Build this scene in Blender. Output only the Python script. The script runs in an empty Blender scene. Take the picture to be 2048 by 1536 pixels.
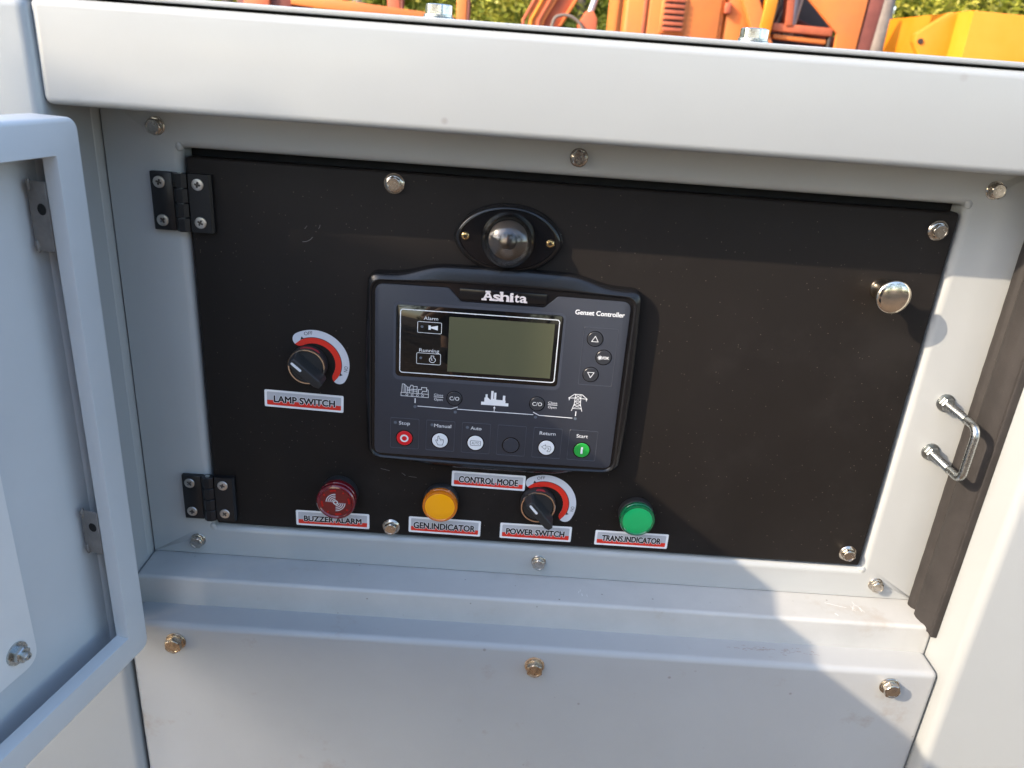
import bpy, bmesh, math, random
from mathutils import Vector, Matrix
random.seed(7)
rad = math.radians
sc = bpy.context.scene
COL = sc.collection

# ------------------------------------------------------------------ camera
cam_d = bpy.data.cameras.new("camera")
cam = bpy.data.objects.new("camera", cam_d); COL.objects.link(cam); sc.camera = cam
_p, _r, _y = -0.39478616, -0.07530061, -0.01485231
M3 = Matrix.Rotation(_y, 3, 'Z') @ Matrix.Rotation(_p, 3, 'X') @ Matrix.Rotation(_r, 3, 'Y')
right, fwd, up = M3.col[0], M3.col[1], M3.col[2]
mw = Matrix.Identity(4)
for i in range(3):
    mw[i][0], mw[i][1], mw[i][2] = right[i], up[i], -fwd[i]
mw[0][3], mw[1][3], mw[2][3] = -0.0461933, -0.6154384, 0.4165778
cam.matrix_world = mw
cam_d.sensor_width = 36; cam_d.lens = 27.6076
cam_d.clip_start = 0.01; cam_d.clip_end = 400
cam_d.dof.use_dof = True; cam_d.dof.focus_distance = 0.665; cam_d.dof.aperture_fstop = 11.0

# ------------------------------------------------------------------ light
SUN = Vector((-2.0, -1.0, 1.3)).normalized()          # towards the sun
world = bpy.data.worlds.new("World"); sc.world = world; world.use_nodes = True
wn = world.node_tree; bg = wn.nodes["Background"]
sky = wn.nodes.new("ShaderNodeTexSky"); sky.sky_type = 'NISHITA'; sky.sun_disc = False
sky.sun_elevation = math.asin(SUN.z); sky.sun_rotation = math.atan2(SUN.x, SUN.y)
sky.air_density = 1.0; sky.dust_density = 1.7; sky.ozone_density = 1.0
wn.links.new(sky.outputs[0], bg.inputs[0]); bg.inputs[1].default_value = 0.15
sun_d = bpy.data.lights.new("sun", 'SUN'); sun_d.energy = 2.0; sun_d.angle = rad(0.53); sun_d.color = (0.83, 0.69, 0.52)
sun = bpy.data.objects.new("sun", sun_d); COL.objects.link(sun)
sun.rotation_euler = SUN.to_track_quat('Z', 'Y').to_euler(); sun.location = (-3, -2, 4)
sc.view_settings.view_transform = 'Standard'; sc.view_settings.look = 'None'
sc.view_settings.exposure = 2.2; sc.view_settings.gamma = 1.0
sc.cycles.max_bounces = 8; sc.cycles.caustics_reflective = True; sc.cycles.caustics_refractive = False
sc.cycles.sample_clamp_indirect = 6.0

# ------------------------------------------------------------------ materials
def mat(name, base, rough=0.5, metal=0.0, coat=0.0, coat_rough=0.1, bump=0.0, bscale=800, var=0.0, vscale=6.0,
        spec=0.5, trans=0.0, ior=1.45, col2=None, rvar=0.0, speck=0.0, speck_scale=900, speck_col=(0.5, 0.45, 0.38), speck_t=0.76,
        stain=None, wave=0.0, wscale=5.0):
    m = bpy.data.materials.new(name); m.use_nodes = True; nt = m.node_tree; N = nt.nodes; L = nt.links
    b = N["Principled BSDF"]
    def I(k, v): b.inputs[k].default_value = v
    I("Base Color", (*base, 1)); I("Roughness", rough); I("Metallic", metal); I("Coat Weight", coat); I("Coat Roughness", coat_rough)
    I("Specular IOR Level", spec); I("Transmission Weight", trans); I("IOR", ior)
    tc = N.new("ShaderNodeTexCoord"); co = tc.outputs["Object"]
    cur = None
    def noise(scale, detail=3, rgh=.55, vec=None):
        n = N.new("ShaderNodeTexNoise"); n.inputs["Scale"].default_value = scale; n.inputs["Detail"].default_value = detail
        n.inputs["Roughness"].default_value = rgh; L.new(vec or co, n.inputs["Vector"]); return n
    def mixc(fac, a, c):
        x = N.new("ShaderNodeMix"); x.data_type = 'RGBA'; x.clamp_factor = True
        if hasattr(fac, 'node'): L.new(fac, x.inputs[0])
        else: x.inputs[0].default_value = fac
        for s, v in ((6, a), (7, c)):
            if hasattr(v, 'node'): L.new(v, x.inputs[s])
            else: x.inputs[s].default_value = (*v, 1)
        return x.outputs[2]
    def ramp(src, lo, hi):
        r = N.new("ShaderNodeMapRange"); r.inputs[1].default_value = lo; r.inputs[2].default_value = hi
        L.new(src, r.inputs[0]); return r.outputs[0]
    cur = base
    if var > 0:
        c2 = col2 if col2 else tuple(c * (1 - var) for c in base)
        n = noise(vscale, 5, .6); cur = mixc(ramp(n.outputs[0], .35, .7), base, c2)
    if stain:
        # stain: (scale, threshold, colour)
        n = noise(stain[0], 6, .7); cur = mixc(ramp(n.outputs[0], stain[1], stain[1] + .14), cur if hasattr(cur, 'node') else base, stain[2])
    if speck > 0:
        v = N.new("ShaderNodeTexVoronoi"); v.inputs["Scale"].default_value = speck_scale; L.new(co, v.inputs["Vector"])
        s1 = ramp(v.outputs["Distance"], .16, .08)
        w = N.new("ShaderNodeSeparateColor"); L.new(v.outputs["Color"], w.inputs[0])
        s2 = ramp(w.outputs[0], speck_t, speck_t + .02)
        mu = N.new("ShaderNodeMath"); mu.operation = 'MULTIPLY'; L.new(s1, mu.inputs[0]); L.new(s2, mu.inputs[1])
        mu2 = N.new("ShaderNodeMath"); mu2.operation = 'MULTIPLY'; L.new(mu.outputs[0], mu2.inputs[0]); mu2.inputs[1].default_value = speck
        cur = mixc(mu2.outputs[0], cur, speck_col)
    if hasattr(cur, 'node'): L.new(cur, b.inputs["Base Color"])
    if rvar > 0:
        n = noise(vscale * 2.3, 4, .6); r = N.new("ShaderNodeMapRange"); r.inputs[3].default_value = rough - rvar; r.inputs[4].default_value = rough + rvar
        r.inputs[1].default_value = .3; r.inputs[2].default_value = .7
        L.new(n.outputs[0], r.inputs[0]); L.new(r.outputs[0], b.inputs["Roughness"])
    if bump > 0:
        n = noise(bscale, 2, .5); bp = N.new("ShaderNodeBump"); bp.inputs["Strength"].default_value = 1.0
        bp.inputs["Distance"].default_value = bump; L.new(n.outputs[0], bp.inputs["Height"])
        if wave > 0:      # slow waviness of rolled sheet
            n2 = noise(wscale, 2, .5); b2 = N.new("ShaderNodeBump"); b2.inputs["Strength"].default_value = 1.0
            b2.inputs["Distance"].default_value = wave; L.new(n2.outputs[0], b2.inputs["Height"]); L.new(b2.outputs[0], bp.inputs["Normal"])
        L.new(bp.outputs[0], b.inputs["Normal"])
        if coat > 0: L.new(bp.outputs[0], b.inputs["Coat Normal"])
    return m

PAINT = (0.328, 0.347, 0.355)  # one grey enamel; its copies are lightened or darkened to stand in for light
M = dict(
    paint=mat("grey_enamel_paint", PAINT, .34, coat=.35, coat_rough=.14, wave=.0022, wscale=4.5, bump=.00003, bscale=420, var=.04, vscale=3, speck=.55, speck_scale=42, speck_col=(.16, .14, .12), speck_t=.955),
    paint_in=mat("grey_enamel_paint_frame", (0.385, .40, .40), .30, coat=.4, coat_rough=.10, wave=.0016, wscale=9, bump=.00004, bscale=260, var=.05, vscale=9),  # frame copy of the enamel, lightened where the bay gets too little light
    paint_dusty_lifted=mat("dusty_lifted_grey_paint", (0.46, .465, .455), .46, coat=.12, coat_rough=.3, bump=.00004, bscale=500, var=.10, vscale=22, rvar=.12, stain=(21, .60, (.39, .365, .335)), speck=.7, speck_scale=150, speck_col=(.15, .13, .11), speck_t=.95),  # base tone lifted in place of skylight on the ledge, plus dust marks
    paint_lower=mat("grey_enamel_lower_panel", (0.362, .372, .376), .38, coat=.3, coat_rough=.15, wave=.0022, wscale=5, bump=.00004, bscale=420, var=.06, vscale=12, rvar=.08, stain=(21, .60, (.31, .29, .265)), speck=.6, speck_scale=90, speck_col=(.17, .15, .13), speck_t=.96),
    paint_door=mat("grey_paint_door_inside", (0.53, .555, .57), .42, coat=.2, coat_rough=.25, bump=.00005, bscale=900, var=.05, vscale=14, speck=.25, speck_scale=500, speck_col=(.62, .64, .66), speck_t=.9),  # door copy, lightened to make up for weak skylight on it
    plate_silver=mat("pale_plate", (0.70, .70, .69), .42, metal=.0, var=.08, vscale=9),
    panel=mat("black_powder_coat", (0.0175, .0148, .0134), .50, spec=.16, wave=.0012, wscale=5, rvar=.10, bump=.00003, bscale=1500, var=.22, vscale=5, stain=(6, .54, (.0200, .0172, .0157)), speck=.8, speck_scale=420, speck_col=(.20, .17, .13), speck_t=.90),
    lug_brown=mat("brown_grey_lug", (.19, .18, .17), .5, bump=.0003, bscale=300, var=.4, vscale=60),  # lug tone, browner and darker than the door paint
    gap=mat("dark_gap", (0.004, .004, .004), .8),
    plastic=mat("black_plastic", (0.008, .008, .009), .24, bump=.00006, bscale=1500, speck=.5, speck_scale=700, speck_col=(.12, .10, .08), speck_t=.9),
    plastic_s=mat("black_plastic_smooth", (0.007, .007, .008), .16),
    grain=mat("grained_black_plastic", (0.022, .022, .023), .55, bump=.00012, bscale=1400, speck=.5, speck_scale=900, speck_col=(.12, .12, .12), speck_t=.85),
    hinge=mat("black_hinge_cast", (0.010, .0105, .012), .33, bump=.00003, bscale=1200),
    slate=mat("slate_membrane", (0.034, .038, .050), .40, bump=.00002, bscale=1800),
    slate_hi=mat("slate_membrane_key", (0.030, .033, .040), .30),
    slate_edge=mat("slate_membrane_edge", (0.055, .062, .08), .35),
    glass=mat("dark_window_glass", (0.006, .006, .006), .035, spec=.6),
    lcd=mat("lcd_glass_olive", (0.096, .098, .058), .05, spec=.5),
    led=mat("led_dot_grey", (0.10, .12, .15), .4),
    white=mat("white_print", (0.72, .74, .76), .45),
    logo=mat("silver_print", (0.74, .67, .65), .40, metal=.0),
    redkey=mat("red_key", (0.70, .012, .02), .30),
    greenkey=mat("green_key", (0.02, .32, .05), .30),
    steel=mat("bright_steel", (0.60, .55, .48), .20, metal=1, bump=.00004, bscale=900, var=.25, vscale=200, rvar=.08),
    steel_warm=mat("ground_tinted_steel", (0.66, .55, .42), .28, metal=1, bump=.00005, bscale=700, var=.45, vscale=160, rvar=.12),  # tan of the reflected ground put into the steel colour
    zinc=mat("zinc_plated_steel", (0.50, .52, .51), .28, metal=1, bump=.00004, bscale=900, var=.1, vscale=150, rvar=.06),
    nut=mat("dull_zinc_nut", (0.40, .42, .42), .34, metal=1, bump=.00003, bscale=900, var=.2, vscale=120),
    nickel=mat("nickel_knob", (0.78, .70, .58), .13, metal=1, var=.1, vscale=100, rvar=.05, speck=.5, speck_scale=260, speck_col=(.35, .3, .25), speck_t=.88),
    screw=mat("screw_steel", (0.66, .64, .61), .30, metal=1, bump=.00004, bscale=1300),
    brass=mat("gold_zinc_screw", (0.70, .52, .26), .22, metal=1),
    recess=mat("screw_recess", (0.12, .11, .10), .45, metal=.8),
    rust=mat("rusty_washer", (0.45, .20, .05), .6, metal=.3, var=.6, vscale=300, col2=(.6, .5, .38)),
    rubber=mat("brown_black_rubber", (0.029, .0255, .0245), .62, bump=.00012, bscale=600, var=.35, vscale=45, speck=.3, speck_scale=500, speck_col=(.2, .17, .15), speck_t=.9),
    sticker_w=mat("sticker_white", (0.82, .83, .84), .28),
    sticker_g=mat("sticker_silver", (0.48, .49, .52), .30),
    sticker_r=mat("sticker_red", (0.72, .032, .018), .30),
    sticker_k=mat("sticker_black", (0.012, .012, .016), .35),
    arc_g=mat("sticker_pale_grey", (0.60, .62, .67), .30),
    amber=mat("amber_lens", (0.98, .40, .003), .22, coat=.6, coat_rough=.05),
    amber_rim=mat("amber_lens_rim", (0.58, .15, .003), .14, coat=.8, coat_rough=.04),
    green=mat("green_lens", (0.004, .42, .125), .25, coat=.6, coat_rough=.05),
    green_rim=mat("green_lens_rim", (0.002, .13, .045), .12, coat=.8, coat_rough=.04),
    red=mat("dark_red_lens", (0.15, .003, .008), .16, coat=.7, coat_rough=.05),
    red_deep=mat("dark_red_lens_slot", (0.42, .006, .006), .2),
    redmark=mat("red_mark_on_collar", (0.35, .03, .04), .45),
    chrome=mat("ring_metal", (0.80, .68, .56), .16, metal=1),
)
# clear dome
m = bpy.data.materials.new("clear_smoked_dome"); m.use_nodes = True; b = m.node_tree.nodes["Principled BSDF"]
b.inputs["Base Color"].default_value = (.86, .85, .84, 1); b.inputs["Transmission Weight"].default_value = 1.0
b.inputs["Roughness"].default_value = 0.02; b.inputs["IOR"].default_value = 1.49; M['dome'] = m

# ------------------------------------------------------------------ mesh helpers (all lengths in millimetres)
MM = 0.001
def finish(name, verts, faces, material, parent=None, smooth=35, loc=None, recalc=True):
    me = bpy.data.meshes.new(name)
    me.from_pydata([(v[0] * MM, v[1] * MM, v[2] * MM) for v in verts], [], faces)
    if recalc:
        bm = bmesh.new(); bm.from_mesh(me); bmesh.ops.recalc_face_normals(bm, faces=bm.faces); bm.to_mesh(me); bm.free()
    return link(name, me, material, parent, smooth, loc)
def link(name, me, material, parent=None, smooth=35, loc=None):
    if material: me.materials.append(M[material] if isinstance(material, str) else material)
    if smooth:
        me.polygons.foreach_set("use_smooth", [True] * len(me.polygons)); me.set_sharp_from_angle(angle=rad(smooth))
    o = bpy.data.objects.new(name, me); COL.objects.link(o)
    if parent: o.parent = parent
    if loc: o.location = [c * MM for c in loc]
    return o
def tag(o, label=None, cat=None, group=None, kind=None):
    if label: o['label'] = label
    if cat: o['category'] = cat
    if group: o['group'] = group
    if kind: o['kind'] = kind
    return o
def thing(name, label, cat, x=0, y=0, z=0, group=None):
    o = bpy.data.objects.new(name, None); COL.objects.link(o); o.empty_display_size = .01
    o.location = (x * MM, y * MM, z * MM); return tag(o, label, cat, group)
def box(name, x0, x1, y0, y1, z0, z1, material, parent=None, bevel=0, seg=3, loc=None):
    bm = bmesh.new(); bmesh.ops.create_cube(bm, size=1)
    for v in bm.verts:
        v.co = Vector(((x0 + x1) / 2 + v.co.x * (x1 - x0), (y0 + y1) / 2 + v.co.y * (y1 - y0), (z0 + z1) / 2 + v.co.z * (z1 - z0))) * MM
    if bevel: bmesh.ops.bevel(bm, geom=bm.edges[:], offset=bevel * MM, segments=seg, profile=.5, affect='EDGES')
    me = bpy.data.meshes.new(name); bm.to_mesh(me); bm.free()
    return link(name, me, material, parent, 50, loc)
def loops(name, rings, material, parent=None, cap0=False, cap1=False, smooth=35, closed=True, loc=None):
    """rings: equal-length lists of (x,y,z)."""
    n = len(rings[0]); V = [p for r in rings for p in r]; F = []
    for k in range(len(rings) - 1):
        for i in range(n if closed else n - 1):
            j = (i + 1) % n
            F.append((k * n + i, k * n + j, (k + 1) * n + j, (k + 1) * n + i))
    if cap0: F.append(tuple(range(n)))
    if cap1: F.append(tuple((len(rings) - 1) * n + i for i in range(n)))
    return finish(name, V, F, material, parent, smooth, loc)
def rr(x0, x1, z0, z1, r, n=6, y=0):
    out = []
    for cx, cz, a0 in ((x1 - r, z1 - r, 0), (x0 + r, z1 - r, 90), (x0 + r, z0 + r, 180), (x1 - r, z0 + r, 270)):
        for i in range(n + 1):
            a = rad(a0 + 90 * i / n); out.append((cx + r * math.cos(a), y, cz + r * math.sin(a)))
    return out
def ring(r, y, n=48, cx=0, cz=0, f=None):
    out = []
    for i in range(n):
        a = 2 * math.pi * i / n; q = r if f is None else f(a) * r
        out.append((cx + q * math.cos(a), y, cz + q * math.sin(a)))
    return out
def lathe(name, prof, material, parent=None, n=48, cx=0, cz=0, smooth=35, cap1=True, cap0=False):
    return loops(name, [ring(r, y, n, cx, cz) for r, y in prof], material, parent, cap0, cap1, smooth)
def inset_poly(P, d):
    """P: ccw (x,z) polygon; positive d shrinks."""
    out = []; n = len(P)
    for i in range(n):
        a, b_, c = Vector(P[i - 1]), Vector(P[i]), Vector(P[(i + 1) % n])
        e1 = (b_ - a).normalized(); e2 = (c - b_).normalized()
        n1 = Vector((-e1.y, e1.x)); n2 = Vector((-e2.y, e2.x)); k = 1 + n1.dot(n2)
        q = (n1 + n2) / max(k, .3); out.append((b_.x + q.x * d, b_.y + q.y * d))
    return out
def roundpoly(P, r, n=5):
    out = []; N = len(P)
    for i in range(N):
        rr_ = r[i] if isinstance(r, (list, tuple)) else r
        a, b_, c = Vector(P[i - 1]), Vector(P[i]), Vector(P[(i + 1) % N])
        u, v = (a - b_), (c - b_); lu, lv = u.length, v.length; u.normalize(); v.normalize()
        ang = u.angle(v); t = min(rr_ / math.tan(ang / 2), lu * .48, lv * .48)
        p0, p2 = b_ + u * t, b_ + v * t
        for k in range(n + 1):
            s = k / n; q = p0 * (1 - s) ** 2 + b_ * 2 * s * (1 - s) + p2 * s * s
            out.append((q.x, q.y))
    return out
def prism(name, P, y0, y1, material, parent=None, chamfer=0, smooth=35, loc=None):
    """outline P (x,z) extruded from y0 (back) to y1 (front, smaller y)."""
    R = [[(x, y0, z) for x, z in P]]
    if chamfer:
        R.append([(x, y1 + chamfer, z) for x, z in P]); R.append([(x, y1 + chamfer * .3, z) for x, z in inset_poly(P, chamfer * .3)])
        R.append([(x, y1, z) for x, z in inset_poly(P, chamfer)])
    else: R.append([(x, y1, z) for x, z in P])
    return loops(name, R, material, parent, True, True, smooth, loc=loc)
def flat(name, polys, y, material, parent=None, loc=None):
    V = []; F = []
    for P in polys:
        k = len(V); V += [(x, y, z) for x, z in P]; F.append(tuple(range(k, k + len(P))))
    me = bpy.data.meshes.new(name); me.from_pydata([(a * MM, b_ * MM, c * MM) for a, b_, c in V], [], F)
    for p in me.polygons:
        pass
    bm = bmesh.new(); bm.from_mesh(me)
    for f in bm.faces:
        if f.normal.y > 0: f.normal_flip()
    bm.to_mesh(me); bm.free()
    return link(name, me, material, parent, 0, loc)
def stroke(pts, w, closed=False):
    """quads along a polyline (x,z)."""
    out = []; P = pts + [pts[0]] if closed else pts
    for a, b_ in zip(P, P[1:]):
        a, b_ = Vector(a), Vector(b_); e = (b_ - a)
        if e.length < 1e-6: continue
        e.normalize(); n = Vector((-e.y, e.x)) * w / 2; x = e * w * .42
        out.append([tuple(a - x - n), tuple(b_ + x - n), tuple(b_ + x + n), tuple(a - x + n)])
    return out
def flats(name, polys, y, material, parent=None, step=.004):
    """polygons that may overlap: each laid a hair above the last."""
    V = []; F = []
    for i, P in enumerate(polys):
        k = len(V); V += [(x * MM, (y - i * step) * MM, z * MM) for x, z in P]; F.append(tuple(range(k, k + len(P))))
    me = bpy.data.meshes.new(name); me.from_pydata(V, [], F); return link(name, me, material, parent, 0)
def ringband(name, outer, inner, y, material, parent):
    """flat closed band between two outlines of the same length"""
    n = len(outer); V = [(x, y, z) for x, z in outer] + [(x, y, z) for x, z in inner]
    F = [(i, (i + 1) % n, n + (i + 1) % n, n + i) for i in range(n)]
    return finish(name, V, F, material, parent, 0)
def rr2(x0, x1, z0, z1, r, n=5): return [(a, c) for a, _, c in rr(x0, x1, z0, z1, r, n)]
_capH = {}
def text_mesh(s, bold=0.0, space=1.0):
    cu = bpy.data.curves.new("lettering", 'FONT'); cu.body = s; cu.size = 1; cu.offset = bold; cu.space_character = space
    cu.resolution_u = 3; cu.fill_mode = 'FRONT'
    t = bpy.data.objects.new("lettering", cu); COL.objects.link(t); bpy.context.view_layer.update()
    dg = bpy.context.evaluated_depsgraph_get(); me = bpy.data.meshes.new_from_object(t.evaluated_get(dg))
    bpy.data.objects.remove(t); bpy.data.curves.remove(cu); me.materials.clear(); return me
def text(s, x0, x1, z, cap, y, material, parent, bold=0.0, rot=None, space=1.0, fat=0.0):
    """lettering between x0 and x1 on baseline z with capital height cap"""
    if 'h' not in _capH:
        t = text_mesh("H"); _capH['h'] = max(v.co.y for v in t.vertices); bpy.data.meshes.remove(t)
    ref = text_mesh(s, 0.0, space); a = min(v.co.x for v in ref.vertices); b_ = max(v.co.x for v in ref.vertices); bpy.data.meshes.remove(ref)
    me = text_mesh(s, bold, space); kx = (x1 - x0) / (b_ - a); kz = cap / _capH['h']
    for v in me.vertices:
        px, pz = (v.co.x - a) * kx, v.co.y * kz
        if rot is None: v.co = Vector(((x0 + px) * MM, y * MM, (z + pz) * MM))
        else:
            cx, cz, ang = rot; px -= (x1 - x0) / 2; c, s_ = math.cos(ang), math.sin(ang)
            v.co = Vector(((cx + px * c - pz * s_) * MM, y * MM, (cz + px * s_ + pz * c) * MM))
    if fat:
        base = [v.co.copy() for v in me.vertices]; fc = [tuple(p.vertices) for p in me.polygons]; V = list(base); F = list(fc)
        for k in range(8):
            a = math.pi * k / 4; d = Vector((fat * math.cos(a), -.0015 * (k + 1), fat * math.sin(a))) * MM; n0 = len(V)
            V += [q + d for q in base]; F += [tuple(i + n0 for i in f) for f in fc]
        bpy.data.meshes.remove(me); me = bpy.data.meshes.new("lettering"); me.from_pydata(V, [], F)
    return link("lettering", me, material, parent, 0)
def tube(name, pts, r, material, parent=None, n=16, loc=None, smooth=40, rfun=None):
    rings = []; P = [Vector(p) for p in pts]; prev = None
    for i, p in enumerate(P):
        t = (P[min(i + 1, len(P) - 1)] - P[max(i - 1, 0)]).normalized()
        if prev is None: a = t.orthogonal().normalized()
        else: a = (prev - t * prev.dot(t)).normalized()
        prev = a; b_ = t.cross(a); q = rfun(i) if rfun else r
        rings.append([tuple(p + (a * math.cos(2 * math.pi * k / n) + b_ * math.sin(2 * math.pi * k / n)) * q) for k in range(n)])
    return loops(name, rings, material, parent, True, True, smooth, loc=loc)
def copy_tree(o, parent=None):
    c = o.copy(); COL.objects.link(c); c.parent = parent
    for ch in list(o.children): copy_tree(ch, c)
    return c

# ------------------------------------------------------------------ ground and enclosure
GZ = -950.0
m_dirt = mat("dry_brown_dirt", (0.115, .077, .048), .9, bump=.02, bscale=18, var=.4, vscale=.8, col2=(.07, .05, .034), speck=.4, speck_scale=14, speck_col=(.38, .33, .28), speck_t=.7)
g = bpy.data.meshes.new("ground"); g.from_pydata([(-90, -90, GZ * MM), (90, -90, GZ * MM), (90, 90, GZ * MM), (-90, 90, GZ * MM)], [], [(0, 1, 2, 3)])
tag(link("ground", g, m_dirt, None, 0), kind='structure')

enc = thing("generator_canopy", "pale grey sheet metal generator canopy with a recessed control bay and stepped sill", "generator", 0, 0, GZ)
def ebox(name, *a, **k):
    o = box(name, *a, parent=enc, **k); o.location = (0, 0, -GZ * MM); return o
# outer skin
ebox("side_panel", -1000, -361, -72.5, 720, -900, 431, 'paint', bevel=8, seg=5)
ebox("side_panel", 361.5, 1000, -80, 720, -900, 431, 'paint', bevel=8, seg=5)
ebox("hood_cover", -361.6, 361.6, -69, 30, 365.5, 430.6, 'paint', bevel=5.5, seg=6)
ebox("top_lid", -1005, 1005, -66.5, 725, 432.2, 435.6, 'paint', bevel=.9, seg=2)
ebox("lower_panel", -359.3, 360.4, -66, 12, -890, -62.6, 'paint_lower', bevel=6, seg=6)
ebox("sill_step", -360.9, 360.9, -38, 10, -84, -33.9, 'paint_dusty_lifted', bevel=3.6, seg=5)
ebox("base_rail", -990, 990, -60, 700, -948, -885, 'gap', bevel=4)
ebox("back_wall", -362, 362, 60, 64, -880, 431, 'paint', bevel=0)
# jamb filler strips between the side panels and the inner frame
ebox("jamb_strip", -370, -360.4, -12, 8, -33.5, 431, 'paint_in', bevel=2.5)
ebox("jamb_strip", 360.6, 370, -12, 8, -33.5, 431, 'paint_in', bevel=2.5)
# inner frame plate with a rolled opening
def frame_plate():
    R = [rr(-359.6, 359.6, -33.7, 372, .5, y=8), rr(-359.6, 359.6, -33.7, 372, .5, y=.6), rr(-359, 359, -33.1, 371.4, .5, y=0)]
    for k in range(7):
        a = math.pi / 2 * k / 6; d = 7.0 * (1 - math.sin(a)); yy = 7.0 * (1 - math.cos(a))
        R.append(rr(-301.2 - d, 301.2 + d, -1.6 - d, 334.6 + d, 2.5 + d, y=yy))
    R.append(rr(-301.2, 301.2, -1.6, 334.6, 2.5, y=22))
    o = loops("frame_plate", R, 'paint_in', enc, smooth=40); o.location = (0, 0, -GZ * MM)
frame_plate()
ebox("bay_back", -330, 330, 20, 24, -30, 370, 'gap')
# weld beads at the corners of the frame opening
def bead(cx, cy, cz, sx, sy, sz, name, material, parent, seed=0, n=14):
    rnd = random.Random(seed); V = []; F = []; m_ = 8
    for i in range(n + 1):
        th = math.pi * i / n
        for j in range(m_):
            ph = 2 * math.pi * j / m_; k = 1 + rnd.uniform(-.16, .16)
            V.append((cx + sx * k * math.sin(th) * math.cos(ph), cy + sy * k * math.sin(th) * math.sin(ph), cz + sz * math.cos(th)))
    for i in range(n):
        for j in range(m_):
            F.append((i * m_ + j, i * m_ + (j + 1) % m_, (i + 1) * m_ + (j + 1) % m_, (i + 1) * m_ + j))
    return finish(name, V, F, material, parent, 60)
for i, (cx, cz) in enumerate(((-303, 336), (303.5, 336), (-303, -3.5), (303.5, -4))):
    o = bead(cx, 1.2, cz, 3.2, 1.8, 3.8, "weld_bead", 'paint_in', enc, i); o.location = (0, 0, -GZ * MM)

# pale scratches on the sill's top face and a brown smear on the ledge below
def ledge_marks(name, segs, z, material):
    V = []; F = []
    for i, q in enumerate(segs):
        k = len(V); V += [(a, b_, z + i * .002) for a, b_ in q]; F.append((k, k + 1, k + 2, k + 3))
    o = finish(name, V, F, material, enc, 0); o.location = (0, 0, -GZ * MM); o['kind'] = 'stuff'
rs = random.Random(9); sg = []
sg += stroke([(270, -12), (279, -15), (288, -17.5)], .45) + stroke([(274, -27), (276, -29.5)], .7)
for k in range(9): a = 296 + rs.uniform(-4, 6); b0 = -12 + rs.uniform(-5, 5); sg += stroke([(a, b0), (a + rs.uniform(-2, 2.5), b0 - rs.uniform(2, 5)), (a + rs.uniform(0, 4), b0 - rs.uniform(4, 7))], .28)
for k in range(5): a = 40 + rs.uniform(-6, 6); b0 = -20 + rs.uniform(-4, 4); sg += stroke([(a, b0), (a + rs.uniform(-1, 1.5), b0 - 3)], .3)
ledge_marks("scratch_mark", sg, -33.86, mat("scratch_white", (.74, .75, .75), .5))
sg = []
for k in range(46):
    a = rs.choice((190, 205, 222, 236)) + rs.gauss(0, 9); b0 = -48 + rs.gauss(0, 3.2); l = rs.uniform(1, 5)
    sg += stroke([(a, b0), (a + l * .6, b0 + rs.uniform(-.4, .4)), (a + l, b0 + rs.uniform(-.8, .8))], rs.uniform(.18, .5))
ledge_marks("dirt_smear", sg, -62.55, mat("brown_smear", (.27, .21, .17), .8))

# ------------------------------------------------------------------ black control panel
pan = thing("control_panel", "flat black powder coated control panel plate, dusty on its right half", "panel", 0, 0, 166)
box("panel_plate", -298.6, 298.4, 0, 12, -165.2, 162.6, 'panel', pan, bevel=2.2, seg=4)
# a few pale scratches
scr = []
def scratch(x, z, l, a, w=.28, bend=0.0, n=5):
    pts = [(x + l * (i / n) * math.cos(a + bend * i / n), z + l * (i / n) * math.sin(a + bend * i / n)) for i in range(n + 1)]
    return stroke(pts, w)
scr += scratch(-211, 103.5, 9, -.02, .35, .5); scr += scratch(-209, 114, 3, .9, .25); scr += scratch(-198, 115, 3, .8, .3, .4)
scr += scratch(-148, -96, 8, -.2, .3); scr += scratch(-129, -99, 4, -.7, .3); scr += scratch(-123, -102, 7, -.1, .22)
sm = flats("scratch_mark", scr, -.03, mat("pale_scratch", (.16, .15, .14), .6), pan); sm["kind"] = "stuff"

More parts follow.
